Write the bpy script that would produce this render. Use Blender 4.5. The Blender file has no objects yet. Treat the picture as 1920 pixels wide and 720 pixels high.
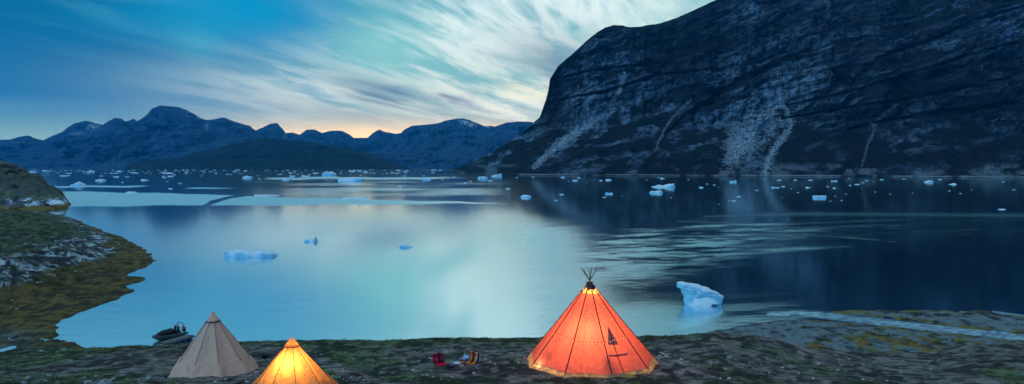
import bpy, math, random
import numpy as np
from mathutils import Vector, Matrix

random.seed(7)
rng = np.random.default_rng(11)
scene = bpy.context.scene
C = scene.collection
R = math.radians

# ------------------------------------------------------------------ camera
F = 1280.0
TH = math.atan(48.0 / F)
CH = 24.0
cam_d = bpy.data.cameras.new('camera')
cam = bpy.data.objects.new('camera', cam_d)
C.objects.link(cam)
cam.location = (0, 0, CH)
cam.rotation_euler = (math.pi / 2 - TH, 0, 0)
cam_d.sensor_width = 36
cam_d.lens = 24
cam_d.clip_start = 0.1
cam_d.clip_end = 60000
scene.camera = cam

def ray(u, v):
    """direction with y = 1 for a photo pixel (1920x720)"""
    a = (np.asarray(u, float) - 960) / F
    b = (360 - np.asarray(v, float)) / F
    y = math.cos(TH) + b * math.sin(TH)
    z = -math.sin(TH) + b * math.cos(TH)
    return a / y, z / y

def on_z(u, v, z=0.0):
    tx, tz = ray(u, v)
    Y = (z - CH) / tz
    return tx * Y, Y

def at_y(u, v, Y):
    tx, tz = ray(u, v)
    return tx * Y, Y, CH + tz * Y

def proj(x, y, z):
    zz = z - CH
    f = y * math.cos(TH) - zz * math.sin(TH)
    up = y * math.sin(TH) + zz * math.cos(TH)
    return 960 + F * x / f, 360 - F * up / f

# ------------------------------------------------------------------ noise
def _h(ix, iy, iz, s):
    n = (ix.astype(np.int64) * 374761393 + iy.astype(np.int64) * 668265263 + iz.astype(np.int64) * 2147483647 + s * 1274126177) & 0xffffffff
    n = ((n ^ (n >> 13)) * 1274126177) & 0xffffffff
    n = ((n ^ (n >> 16)) * 2246822519) & 0xffffffff
    return ((n ^ (n >> 15)) & 0xffffff) / float(0xffffff)

def vn(x, y, z=None, s=0):
    x = np.asarray(x, float); y = np.asarray(y, float)
    if z is None: z = np.zeros_like(x)
    x, y, z = np.broadcast_arrays(x, y, z)
    ix, iy, iz = np.floor(x), np.floor(y), np.floor(z)
    fx, fy, fz = x - ix, y - iy, z - iz
    fx = fx * fx * fx * (fx * (fx * 6 - 15) + 10); fy = fy * fy * fy * (fy * (fy * 6 - 15) + 10); fz = fz * fz * (3 - 2 * fz)
    r = 0
    for a in (0, 1):
        for b in (0, 1):
            for c in (0, 1):
                w = (fx if a else 1 - fx) * (fy if b else 1 - fy) * (fz if c else 1 - fz)
                r = r + w * _h(ix + a, iy + b, iz + c, s)
    return r * 2 - 1

def fbm(x, y, z=None, o=5, s=0, g=0.5, ridge=False):
    t = 0; a = 1.0; f = 1.0; n = 0
    for i in range(o):
        q = vn(np.asarray(x) * f, np.asarray(y) * f, None if z is None else np.asarray(z) * f, s + i * 17)
        if ridge: q = 1 - 2 * np.abs(q)
        t = t + a * q; n += a; a *= g; f *= 2.03
    return t / n

def sstep(a, b, x):
    t = np.clip((np.asarray(x, float) - a) / (b - a), 0, 1)
    return t * t * (3 - 2 * t)

def seg_dist(x, y, pts, closed=False):
    d = np.full(np.shape(x), 1e9)
    n = len(pts)
    for i in range(n if closed else n - 1):
        ax, ay = pts[i]; bx, by = pts[(i + 1) % n]
        dx, dy = bx - ax, by - ay
        L = dx * dx + dy * dy + 1e-9
        t = np.clip(((x - ax) * dx + (y - ay) * dy) / L, 0, 1)
        d = np.minimum(d, np.hypot(x - ax - t * dx, y - ay - t * dy))
    return d

def inside(x, y, pts):
    r = np.zeros(np.shape(x), bool)
    n = len(pts)
    for i in range(n):
        ax, ay = pts[i]; bx, by = pts[(i + 1) % n]
        if ay == by: continue
        c = ((ay > y) != (by > y)) & (x < (bx - ax) * (y - ay) / (by - ay) + ax)
        r ^= c
    return r

def sdf(x, y, pts):
    d = seg_dist(x, y, pts, True)
    return np.where(inside(x, y, pts), d, -d)

def polyw(u, v, pts):
    """soft-width polyline mask: pts are (u, v, w)"""
    best = np.full(np.shape(u), 9.0)
    for (au, av, aw), (bu, bv, bw) in zip(pts[:-1], pts[1:]):
        dx, dy = bu - au, bv - av
        t = np.clip(((u - au) * dx + (v - av) * dy) / (dx * dx + dy * dy), 0, 1)
        d = np.hypot(u - au - t * dx, v - av - t * dy) / (aw + t * (bw - aw))
        best = np.minimum(best, d)
    return best

# ------------------------------------------------------------------ materials
def lin(r, g, b):
    f = lambda c: (c / 255 / 12.92) if c <= 10 else ((c / 255 + 0.055) / 1.055) ** 2.4
    return (f(r), f(g), f(b), 1.0)

class S:
    """a socket with arithmetic"""
    nt = None
    def __init__(s, o): s.o = o
    @staticmethod
    def m(op, *a, clamp=False):
        n = S.nt.nodes.new('ShaderNodeMath'); n.operation = op; n.use_clamp = clamp
        for i, q in enumerate(a):
            if isinstance(q, S): S.nt.links.new(q.o, n.inputs[i])
            else: n.inputs[i].default_value = q
        return S(n.outputs[0])
    def __add__(s, b): return S.m('ADD', s, b)
    __radd__ = __add__
    def __sub__(s, b): return S.m('SUBTRACT', s, b)
    def __rsub__(s, b): return S.m('SUBTRACT', b, s)
    def __mul__(s, b): return S.m('MULTIPLY', s, b)
    __rmul__ = __mul__
    def __rtruediv__(s, b): return S.m('DIVIDE', b, s)
    def __truediv__(s, b): return S.m('DIVIDE', s, b)

def sm(x, a, b, lo=0.0, hi=1.0):
    n = S.nt.nodes.new('ShaderNodeMapRange'); n.interpolation_type = 'SMOOTHSTEP'
    S.nt.links.new(x.o, n.inputs[0])
    for i, q in enumerate((a, b, lo, hi)): n.inputs[i + 1].default_value = q
    return S(n.outputs[0])

def mixc(f, a, b, mode='MIX'):
    n = S.nt.nodes.new('ShaderNodeMix'); n.data_type = 'RGBA'; n.blend_type = mode
    for q, i in ((f, 0), (a, 6), (b, 7)):
        if isinstance(q, S): S.nt.links.new(q.o, n.inputs[i])
        elif i == 0: n.inputs[0].default_value = q
        else: n.inputs[i].default_value = q if len(q) == 4 else (*q, 1)
    return S(n.outputs[2])

def ramp(x, stops, interp='LINEAR'):
    n = S.nt.nodes.new('ShaderNodeValToRGB'); cr = n.color_ramp; cr.interpolation = interp
    while len(cr.elements) < len(stops): cr.elements.new(0.5)
    for e, (p, c) in zip(cr.elements, stops): e.position = p; e.color = c if len(c) == 4 else (*c, 1)
    S.nt.links.new(x.o, n.inputs[0])
    return S(n.outputs[0])

def attr(name):
    n = S.nt.nodes.new('ShaderNodeAttribute'); n.attribute_name = name
    return S(n.outputs['Fac'])

def coords(kind='Object', scale=(1, 1, 1), rot=(0, 0, 0)):
    t = S.nt.nodes.new('ShaderNodeTexCoord')
    m = S.nt.nodes.new('ShaderNodeMapping'); m.inputs['Scale'].default_value = scale; m.inputs['Rotation'].default_value = rot
    S.nt.links.new(t.outputs[kind], m.inputs[0])
    return S(m.outputs[0])

def noise(vec, scale, detail=4, rough=0.55, dist=0.0, out=0):
    n = S.nt.nodes.new('ShaderNodeTexNoise')
    n.inputs['Scale'].default_value = scale; n.inputs['Detail'].default_value = detail
    n.inputs['Roughness'].default_value = rough; n.inputs['Distortion'].default_value = dist
    if vec is not None: S.nt.links.new(vec.o, n.inputs['Vector'])
    return S(n.outputs[out])

def bump(h, strength, dist=1.0):
    n = S.nt.nodes.new('ShaderNodeBump'); n.inputs['Strength'].default_value = strength; n.inputs['Distance'].default_value = dist
    S.nt.links.new(h.o, n.inputs['Height'])
    return S(n.outputs[0])

def newmat(name):
    m = bpy.data.materials.new(name); m.use_nodes = True
    nt = m.node_tree; nt.nodes.clear(); S.nt = nt
    out = nt.nodes.new('ShaderNodeOutputMaterial')
    return m, nt, out

def principled(nt, out, color, rough=0.8, normal=None, **kw):
    p = nt.nodes.new('ShaderNodeBsdfPrincipled')
    for k, q in (('Base Color', color), ('Roughness', rough), ('Normal', normal)):
        if q is None: continue
        if isinstance(q, S): nt.links.new(q.o, p.inputs[k])
        else: p.inputs[k].default_value = q if not (k == 'Base Color' and len(q) == 3) else (*q, 1)
    p.inputs['Specular IOR Level'].default_value = kw.get('spec', 0.3)
    p.inputs['Metallic'].default_value = kw.get('metal', 0)
    nt.links.new(p.outputs[0], out.inputs[0])
    return p

def simple(name, c1, c2=None, scale=20, rough=0.7, b=0.15, spec=0.3, metal=0):
    m, nt, out = newmat(name)
    c2 = c2 or tuple(q * 0.75 for q in c1)
    v = coords('Object')
    n = noise(v, scale, 5)
    col = mixc(sm(n, 0.35, 0.65), c1, c2)
    principled(nt, out, col, rough, bump(noise(v, scale * 3, 4), b, 0.02), spec=spec, metal=metal)
    return m

def cloth(name, c1, c2, trans=0.5, scale=6):
    m, nt, out = newmat(name)
    v = coords('Object')
    n = noise(v, scale, 6, 0.6)
    weave = noise(v, 180, 2)
    col = mixc(sm(n, 0.3, 0.7), c1, c2)
    cr = noise(coords('Object', (1.6, 1.6, 0.35)), 3.2, 4, 0.6, 0.6)
    b = bump(n * 0.6 + weave * 0.1 + cr * 1.6, 0.7, 0.08)
    d = nt.nodes.new('ShaderNodeBsdfDiffuse'); t = nt.nodes.new('ShaderNodeBsdfTranslucent')
    for q in (d, t):
        nt.links.new(col.o, q.inputs[0]); nt.links.new(b.o, q.inputs['Normal'])
    mx = nt.nodes.new('ShaderNodeMixShader'); mx.inputs[0].default_value = trans
    nt.links.new(d.outputs[0], mx.inputs[1]); nt.links.new(t.outputs[0], mx.inputs[2])
    nt.links.new(mx.outputs[0], out.inputs[0])
    return m

# ------------------------------------------------------------------ mesh helpers
def mesh(name, verts, faces, mat=None, parent=None, smooth=True, attrs=None):
    me = bpy.data.meshes.new(name)
    if isinstance(verts, np.ndarray) and isinstance(faces, np.ndarray):
        nv, nf, k = len(verts), len(faces), faces.shape[1]
        me.vertices.add(nv); me.vertices.foreach_set('co', verts.astype(np.float32).ravel())
        me.loops.add(nf * k); me.loops.foreach_set('vertex_index', faces.astype(np.int32).ravel())
        me.polygons.add(nf); me.polygons.foreach_set('loop_start', np.arange(0, nf * k, k, dtype=np.int32))
        me.polygons.foreach_set('loop_total', np.full(nf, k, np.int32))
        me.update(calc_edges=True)
    else:
        me.from_pydata([tuple(v) for v in verts], [], [tuple(f) for f in faces]); me.update()
    if smooth: me.polygons.foreach_set('use_smooth', [True] * len(me.polygons))
    for k, q in (attrs or {}).items():
        a = me.attributes.new(k, 'FLOAT', 'POINT'); a.data.foreach_set('value', np.asarray(q, np.float32).ravel())
    if mat: me.materials.append(mat)
    o = bpy.data.objects.new(name, me); C.objects.link(o)
    if parent: o.parent = parent
    return o

def grid_faces(nr, nc):
    i = np.arange((nr - 1) * nc).reshape(nr - 1, nc)[:, :-1].ravel()
    return np.stack([i, i + 1, i + nc + 1, i + nc], 1)

def tag(o, label=None, cat=None, group=None, kind=None):
    for k, q in (('label', label), ('category', cat), ('group', group), ('kind', kind)):
        if q: o[k] = q
    return o

def thing(name, loc, label, cat, group=None, rz=0.0):
    o = bpy.data.objects.new(name, None); o.empty_display_size = 0.2
    C.objects.link(o); o.location = loc; o.rotation_euler = (0, 0, rz)
    return tag(o, label, cat, group)

class MB:
    def __init__(s): s.v = []; s.f = []
    def add(s, v, f):
        n = len(s.v); s.v += [tuple(q) for q in v]; s.f += [tuple(i + n for i in q) for q in f]; return s
    def box(s, c, d, rz=0.0, ch=0.15, tilt=0.0):
        """box with chamfered vertical edges and top"""
        x, y, z = [q / 2 for q in d]; k = min(x, y, z) * ch
        ring = lambda X, Y, Z: [(X - k, -Y, Z), (X, -Y + k, Z), (X, Y - k, Z), (X - k, Y, Z), (-X + k, Y, Z), (-X, Y - k, Z), (-X, -Y + k, Z), (-X + k, -Y, Z)]
        vs = ring(x, y, -z) + ring(x, y, z - k) + ring(x - k, y - k, z)
        fs = [tuple(range(7, -1, -1)), tuple(range(16, 24))]
        for r in (0, 8):
            for i in range(8): j = (i + 1) % 8; fs.append((r + i, r + j, r + 8 + j, r + 8 + i))
        m = Matrix.Translation(c) @ Matrix.Rotation(rz, 4, 'Z') @ Matrix.Rotation(tilt, 4, 'X')
        return s.add([m @ Vector(q) for q in vs], fs)
    def tube(s, pts, r, n=8, caps=True):
        pts = [Vector(p) for p in pts]; rs = r if isinstance(r, (list, tuple)) else [r] * len(pts)
        vs = []; fs = []
        for i, p in enumerate(pts):
            d = (pts[min(i + 1, len(pts) - 1)] - pts[max(i - 1, 0)]).normalized()
            a = d.orthogonal().normalized() if i == 0 else (a - d * a.dot(d)).normalized()
            b = d.cross(a)
            for k in range(n):
                t = 2 * math.pi * k / n
                vs.append(p + (a * math.cos(t) + b * math.sin(t)) * rs[i])
        for i in range(len(pts) - 1):
            for k in range(n):
                j = (k + 1) % n; fs.append((i * n + k, i * n + j, (i + 1) * n + j, (i + 1) * n + k))
        if caps: fs += [tuple(range(n - 1, -1, -1)), tuple(range((len(pts) - 1) * n, len(pts) * n))]
        return s.add(vs, fs)
    def ell(s, c, r, n=10, m=7, nz=0.0, seed=0):
        vs = []; fs = []
        for i in range(m + 1):
            ph = math.pi * i / m
            for k in range(n):
                t = 2 * math.pi * k / n
                q = Vector((math.sin(ph) * math.cos(t), math.sin(ph) * math.sin(t), math.cos(ph)))
                g = 1 + nz * float(fbm(q.x * 1.6 + seed * 7.1, q.y * 1.6, q.z * 1.6, 3, seed))
                vs.append(Vector(c) + Vector((q.x * r[0], q.y * r[1], q.z * r[2])) * g)
        for i in range(m):
            for k in range(n):
                j = (k + 1) % n; fs.append((i * n + k, (i + 1) * n + k, (i + 1) * n + j, i * n + j))
        return s.add(vs, fs)
    def build(s, name, mat, parent=None, smooth=True):
        return mesh(name, s.v, s.f, mat, parent, smooth)

# ------------------------------------------------------------------ the ground (plateau, beach, peninsula, headland)
CREST = [(-400, 672), (0, 664), (120, 659), (200, 656), (290, 649), (400, 645), (500, 643), (600, 640), (700, 641), (900, 637), (1000, 637),
         (1200, 634), (1290, 632), (1325, 628), (1345, 625), (1370, 629), (1420, 634), (1480, 645), (1530, 657), (1580, 664), (1660, 665), (1760, 665), (1800, 657),
         (1850, 649), (1920, 643), (2200, 640)]
CU = np.array([c[0] for c in CREST], float); CV = np.array([c[1] for c in CREST], float)
def W(pts): return [tuple(float(q) for q in on_z(u, v)) for u, v in pts]
LEFT = W([(420, 770), (235, 661), (165, 650), (120, 639), (113, 622), (112, 608), (125, 597), (150, 585), (185, 572), (215, 562), (245, 551), (257, 546),
          (246, 541), (240, 536), (262, 530), (273, 525), (266, 520), (240, 517), (240, 513), (258, 508), (275, 500), (288, 494), (293, 487), (285, 480),
          (272, 468), (255, 458), (235, 448), (225, 442), (205, 437), (180, 427), (160, 420), (152, 415), (138, 409), (118, 404), (95, 400), (40, 399), (-700, 402), (-700, 770)])
HEAD = W([(-700, 396), (20, 396), (60, 394), (100, 392), (126, 390), (134, 384), (124, 379), (95, 372), (-700, 366)])
BEACH = W([(1120, 760), (1190, 660), (1235, 640), (1270, 631), (1330, 622), (1380, 613), (1415, 605), (1450, 601), (1500, 599), (1545, 601), (1600, 606), (1680, 613), (1750, 621),
           (1850, 632), (1920, 641), (2300, 690), (2300, 760)])
BEACH2 = W([(1535, 584), (1600, 581.5), (1680, 582), (1760, 581), (1850, 583), (1880, 588), (1925, 594), (2300, 606), (2300, 660), (1920, 628), (1860, 621), (1800, 614), (1740, 607), (1690, 601), (1640, 595), (1580, 588)])
HU = np.array([-700, -200, -60, 0, 25, 50, 80, 100, 118, 128, 134], float)
HV = np.array([200, 265, 290, 303, 311, 323, 340, 352, 361, 371, 384], float)

def ground_z(x, y, full=False):
    x = np.asarray(x, float); y = np.asarray(y, float)
    u0 = 960 + F * x / np.maximum(y, 1)
    YC = 35.5
    vc = np.interp(u0, CU, CV) + fbm(u0 / 14, u0 * 0, None, 3, 5) * 0.9
    zc = CH + ray(u0, vc)[1] * YC
    t = (y - 25) / (YC - 25)
    zp = 15.9 + (zc - 15.9) * t
    zp = np.where(y < 25, 15.9 + (25 - y) * 0.26, zp)
    zp = np.where(y > YC, zc - 0.12 * (y - YC) - 0.5 * np.maximum(y - YC - 0.8, 0), zp)
    zp = zp + 0.07 * fbm(x * 1.1, y * 1.1, None, 4, 3) + 0.07 * fbm(x / 2.6, y / 2.6, None, 3, 9) * sstep(60, 40, y)
    # right-hand knoll
    # left peninsula
    w = fbm(x / 9, y / 9, None, 4, 21)
    s1 = sdf(x, y, LEFT) + 1.1 * fbm(x / 3, y / 4.5, None, 3, 33)
    prof = np.interp(s1, [-40, -6, 0, 3, 11, 16, 24, 45, 80, 140], [-6, -1.0, 0, 0.35, 1.1, 2.2, 3.4, 6.0, 8.2, 10.5])
    zl = prof + sstep(2, 30, s1) * (1.5 * w + 0.9 * fbm((x + 0.7 * y) / 14, (y - 0.5 * x) / 5, None, 5, 43, 0.55, ridge=True) + 0.9 * fbm(x / 22, y / 30, None, 3, 41)) + 0.40 * fbm(x / 1.9, y / 2.4, None, 4, 44) * sstep(-1, 3, s1)
    rocky = sstep(9, 13, s1) * sstep(27, 19, s1)
    zl = zl + rocky * 0.7 * fbm((x + y * 0.6) / 7, (y - x * 0.5) / 2.2, None, 4, 47, ridge=True)
    near = sstep(128, 100, y)
    zl = zl - near * sstep(0, 20, s1) * 0.4
    # wet rocky cove close to the bank
    cove = sstep(102, 96, y) * sstep(0, 6, s1)
    zl = zl * (1 - 0.9 * cove) + cove * (0.0 + 0.46 * fbm(x / 1.8, y / 2.0, None, 3, 51))
    # headland
    s2 = sdf(x, y, HEAD)
    uh = 960 + F * x / np.maximum(y, 1)
    zt = CH + ray(uh, np.interp(uh, HU, HV))[1] * 430
    cross = np.interp(y, [384, 392, 405, 430, 470], [0.04, 0.18, 0.55, 1.0, 0.2])
    zh = np.where(s2 > -6, np.minimum(zt * cross, s2 * 1.6), s2 * 0.4)
    zh = zh + sstep(0, 8, s2) * (5.5 * fbm(x / 18, y / 18, None, 6, 61, 0.6, ridge=True) * 0.8 + 0.9 * fbm(x / 4, y / 4, None, 3, 66))
    # beaches
    s3 = sdf(x, y, BEACH) + 0.5 * fbm(x / 2.5, y / 2.5, None, 3, 71)
    zb = np.interp(s3, [-30, -4, 0, 4, 20], [-5, -0.8, 0, 0.3, 0.9]) + sstep(0, 2, s3) * 0.22 * fbm(x / 1.3, y / 1.9, None, 3, 73)
    s4 = sdf(x, y, BEACH2) + 0.5 * fbm(x / 3, y / 4, None, 3, 76)
    zb2 = np.interp(s4, [-30, -4, 0, 4], [-5, -0.8, 0, 0.25]) + sstep(-1, 2, s4) * 0.25 * fbm(x / 1.5, y / 3.0, None, 3, 77)
    z = np.maximum.reduce([zp, zl, zh, zb, zb2])
    z = np.maximum(z, -2.5)
    if full: return z, dict(zp=zp, zl=zl, zh=zh, zb=zb, zb2=zb2, s1=s1, s2=s2, s3=s3, s4=s4, cove=cove)
    return z

tt = np.linspace(-1.15, 1.15, 1150)
ys_ = [62.3]
while ys_[-1] < 520: ys_.append(ys_[-1] + min(ys_[-1] ** 2 * 5.0e-5, 0.62 if 380 < ys_[-1] < 440 else (1.0 if ys_[-1] < 310 else 2.5)))
inv = np.concatenate([1 / np.linspace(2, 22, 14), np.linspace(1 / 22.6, 1 / 60, 260), 1 / np.array(ys_)])
yy = 1 / inv
GX = yy[:, None] * tt[None, :]; GY = np.repeat(yy[:, None], len(tt), 1)
GZ, info = ground_z(GX, GY, True)
pu, pv = proj(GX, GY, GZ)
top = np.maximum.reduce([info['zp'], info['zl'], info['zh'], info['zb'], info['zb2']])
isP = (info['zp'] >= top - 1e-6).astype(float)
isH = (info['zh'] >= top - 1e-6).astype(float)
isB = ((info['zb'] >= top - 1e-6) | (info['zb2'] >= top - 1e-6)).astype(float) * (1 - isP)
isL = (info['zl'] >= top - 1e-6).astype(float) * (1 - isP)
s1 = info['s1']
nf = fbm(GX / 2.2, GY / 3.2, None, 4, 81); nf2 = fbm(GX / 8, GY / 11, None, 4, 83)
wwid = np.interp(GY, [100, 125, 150, 185, 230, 300], [21, 17, 13, 10, 3.5, 2])
weedL = isL * sstep(1.12, 0.88, (s1 + nf2 * 3 + nf * 1.5) / wwid) * (1 - 0.75 * info['cove'])
weedL = np.maximum(weedL, isL * info['cove'] * sstep(0.16, 0.3, GZ + 0.1 * nf) * 0.9)
sw = inside(pu, pv, [(1500, 657), (1530, 646), (1590, 636), (1640, 626), (1700, 622), (1760, 633), (1850, 642), (1845, 650), (1790, 668), (1500, 668)])
sw_d = sdf(pu, pv, [(1500, 657), (1530, 646), (1590, 636), (1640, 626), (1700, 622), (1760, 633), (1850, 642), (1845, 650), (1790, 675), (1480, 675)])
weedB = isB * sstep(-8, 3, sw_d + nf * 12) * sstep(-0.22, 0.12, nf + 0.45 * vn(GX / 0.8, GY / 1.1, None, 88))
edge = np.minimum(np.abs(info['s3']), np.abs(info['s4']))
weedB = np.maximum(weedB, isB * sstep(3.2, 1.0, edge + nf * 1.6) * sstep(0, 0.15, nf + 0.25) * (pu > 1520) * 0.9)
weed = np.clip(np.maximum(weedL, weedB), 0, 1)
weed = np.maximum(weed, isH * sstep(2.6, 1.7, GZ + nf * 0.8))
rk = fbm((GX + GY * 0.6) / 8, (GY - GX * 0.5) / 2.6, None, 5, 47, ridge=True)
rwid = np.interp(GY, [100, 130, 160, 185, 230, 300], [13, 14, 13, 12, 5, 3])
rock = isL * (1 - info['cove']) * sstep(0, 1.5, s1 - wwid + nf * 2 + 1) * sstep(1.15, 0.8, (s1 - wwid + nf2 * 5 + nf * 4) / rwid) * sstep(-0.25, 0.25, rk + nf * 0.7)
rock = np.maximum(rock, isL * sstep(30, 40, s1) * sstep(0.22, 0.5, fbm((GX + GY) / 14, (GY - GX) / 5, None, 4, 91)) * 0.35)
rock = np.maximum(rock, isH * sstep(1.8, 2.6, GZ + nf * 0.6) * sstep(5.5, 3.8, GZ + nf * 1.6))
rock = np.maximum(rock, isH * sstep(0.3, 0.6, nf2) * 0.25)
grav = isB * (1 - weedB)
grav = np.maximum(grav, isL * info['cove'] * 0.9)
path = 1 - sstep(0.7, 1.3, polyw(pu, pv, [(540, 668, 5), (600, 676, 6), (645, 695, 9), (700, 722, 14), (720, 740, 16)]) + nf * 0.5)
dirt = isP * np.clip(path + sstep(-0.15, 0.35, nf2 + 0.5 * nf - 0.15 * sstep(34, 36, GY)) * 0.85
                     + 0.8 * np.exp(-((GX - 3.4) / 4.5) ** 2 - ((GY - 28) / 3.5) ** 2) + sstep(1200, 1350, pu) * sstep(1650, 1500, pu) * 0.35, 0, 1)
mo1 = fbm(GX / 1.3, GY / 1.6, None, 4, 501, 0.6); mo2 = fbm((GX + 0.7 * GY) / 9, (GY - 0.5 * GX) / 3.0, None, 5, 503, 0.6, ridge=True)
mo3 = fbm(GX / 0.35, GY / 0.5, None, 3, 505, 0.6)
far_ = sstep(60, 110, GY)
mott = np.clip(0.5 + (1 - far_) * (0.55 * mo1 + 0.75 * mo3) + far_ * (0.6 * mo2 + 0.7 * mo1 + 0.5 * fbm(GX / 0.8, GY / 2.0, None, 3, 507)), 0, 1)
mott = np.where(isH > 0.5, np.clip(0.42 + 0.8 * fbm(GX / 6, GZ / 4, GY / 9, 5, 511, 0.6, ridge=True) + 0.3 * mo1, 0, 1), mott)
mott = np.where(isL * far_ > 0.5, 0.33 + 0.55 * (mott - 0.5), mott)
rkv = np.clip(0.42 + 1.2 * (fbm((GX + 0.75 * GY) / 6.0, (GY - 0.55 * GX) / 1.6, None, 5, 509, 0.6) + 0.5 * mo1), 0, 1)
rkv = np.where(isH > 0.5, np.clip(0.45 + fbm(GX / 4, GZ / 2, GY / 6, 4, 513), 0, 1), rkv)
crag = np.clip(isH * 0.85 * sstep(-0.6, 0.1, fbm(GX / 5, GY / 7, None, 4, 97)) + isL * sstep(20, 60, s1) * sstep(0.05, 0.4, nf2) * 0.5, 0, 1)
V = np.stack([GX.ravel(), GY.ravel(), GZ.ravel()], 1)

m_ground, nt, out = newmat('ground_surface')
vo = coords('Object')
n1 = noise(vo, 1.1, 8, 0.65); n2 = noise(vo, 7.0, 6, 0.7); n3 = noise(vo, 0.25, 4, 0.6)
vstr = coords('Object', (0.35, 1, 1)); n4 = noise(vstr, 3.0, 6, 0.7)
grass = mixc(sm(n1, 0.40, 0.60), (0.070, 0.085, 0.032), (0.026, 0.026, 0.015))
grass = mixc(sm(n2, 0.5, 0.75, 0, 0.6), grass, (0.15, 0.16, 0.07))
dirtc = mixc(sm(n4, 0.42, 0.60), (0.15, 0.095, 0.085), (0.045, 0.028, 0.026))
dirtc = mixc(sm(n2, 0.55, 0.7, 0, 0.7), dirtc, (0.21, 0.20, 0.20))
weedc = mixc(sm(n2, 0.3, 0.7), (0.140, 0.080, 0.013), (0.045, 0.030, 0.010))
weedc = mixc(sm(n1, 0.5, 0.7, 0, 0.6), weedc, (0.06, 0.035, 0.01))
rockc = mixc(sm(n4, 0.35, 0.65), (0.36, 0.34, 0.34), (0.07, 0.065, 0.07))
rockc = mixc(sm(n2, 0.5, 0.7, 0, 0.5), rockc, (0.50, 0.48, 0.48))
gravc = mixc(sm(n2, 0.35, 0.62), (0.030, 0.031, 0.030), (0.105, 0.115, 0.12))
gravc = mixc(sm(n1, 0.45, 0.7, 0, 0.7), gravc, (0.025, 0.026, 0.028))
col = mixc(attr('dirt'), grass, dirtc)
col = mixc(attr('crag'), col, mixc(sm(n4, 0.4, 0.65), (0.040, 0.040, 0.036), (0.012, 0.013, 0.012)))
col = mixc(attr('grav'), col, gravc)
rockc = mixc(sm(attr('rkv') * 0.7 + n2 * 0.3, 0.35, 0.62), (0.045, 0.047, 0.052), (0.30, 0.31, 0.32))
col = mixc(attr('rock'), col, rockc)
col = mixc(attr('weed'), col, weedc)
n5 = noise(coords('Object', (0.6, 1, 1)), 4.5, 7, 0.75); n6 = noise(vo, 0.7, 3, 0.5)
moss = mixc(sm(n6, 0.4, 0.6), (0.13, 0.125, 0.055), (0.12, 0.19, 0.20))
col = mixc(sm(n5, 0.52, 0.66, 0, 0.65) * (1 - attr('weed')) * (1 - attr('rock')) * (1 - attr('crag')) * attr('near'), col, moss)
col = mixc(sm(n5, 0.50, 0.34, 0, 0.75) * (1 - attr('grav')), col, (0.018, 0.016, 0.014))
mt = attr('mott')
col = mixc(1.0, col, mixc(sm(mt, 0.15, 0.85), (0.42, 0.43, 0.46), (3.0, 3.15, 3.2)), 'MULTIPLY')
hgt = n2 * 0.14 + n1 * 0.16 + n4 * 0.08 + n5 * 0.10
principled(nt, out, col, 0.85, bump(hgt, 1.0, 1.0), spec=0.25)
ground = mesh('ground', V, grid_faces(len(yy), len(tt)), m_ground, attrs=dict(dirt=dirt, rock=rock, weed=weed, grav=grav, crag=crag, mott=mott, rkv=rkv, near=0.35 + 0.65 * (1 - far_)))
tag(ground, 'tundra ground with grass, bare earth, seaweed shore and pale rock', kind='structure')

def gz(x, y): return float(ground_z(np.array([x]), np.array([y]))[0])
def on_plateau(u, v):
    tx, tz = ray(u, v)
    Ys = np.linspace(23.5, 36.5, 131)
    zr = CH + float(tz) * Ys; zg_ = ground_z(float(tx) * Ys, Ys)
    k = np.nonzero(zr <= zg_)[0]
    k = int(k[0]) if len(k) else 130
    return float(tx) * Ys[k], float(Ys[k]), float(zg_[k])

# ------------------------------------------------------------------ the water
wt = np.linspace(-1.35, 1.35, 1000)
winv = np.concatenate([1 / np.linspace(30, 64, 10), np.linspace(1 / 65, 1 / 14800, 560)])
wy = 1 / winv
WX = wy[:, None] * wt[None, :]; WY = np.repeat(wy[:, None], len(wt), 1)
wu, wv = proj(WX, WY, WX * 0)
st = fbm(wu / 150, wv / 5, None, 5, 101)          # long wind streaks (world scale follows distance)
wn = fbm(WX / 60, WY / 90, None, 4, 103)
swf = fbm((wu + wv * 3) / 90, (wv + 0.03 * wu) / 4.5, None, 5, 107)
def band(v0, v1, soft): return sstep(v0 - soft, v0 + soft, wv) * sstep(v1 + soft, v1 - soft, wv)
wvj = wv + 2.0 * fbm(wu / 60, wu * 0 + 3, None, 3, 109)
ruf = np.zeros_like(wu)
b1 = sstep(357.5, 359.5, wvj + 0.0 * wu - (wu - 130) * 0.028) * sstep(389, 385, wvj + (wu - 130) * 0.008) * sstep(95, 130, wu) * sstep(1010, 960, wu)
crack = polyw(wu, wv, [(378, 392, 4), (395, 380, 4), (430, 370, 2.5), (470, 365, 2)])
b1 = b1 * sstep(0.8, 1.3, crack)
b2 = sstep(347.5, 348.5, wvj) * sstep(351.5, 350.5, wvj) * sstep(90, 120, wu) * sstep(290, 240, wu)
b3 = sstep(332, 333, wvj) * sstep(336.5, 335, wvj) * sstep(490, 530, wu) * sstep(900, 700, wu)
b4 = sstep(352, 353, wvj) * sstep(355, 354, wvj) * sstep(340, 370, wu) * sstep(450, 380, wu) * 0.7
glint = sstep(334, 342, wv) * sstep(374, 362, wv) * sstep(430, 640, wu) * sstep(1000, 820, wu) * (0.10 + 0.35 * st)
ruf = np.maximum.reduce([b1 * 0.85, b2 * 0.8, b3, b4, glint])
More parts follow.
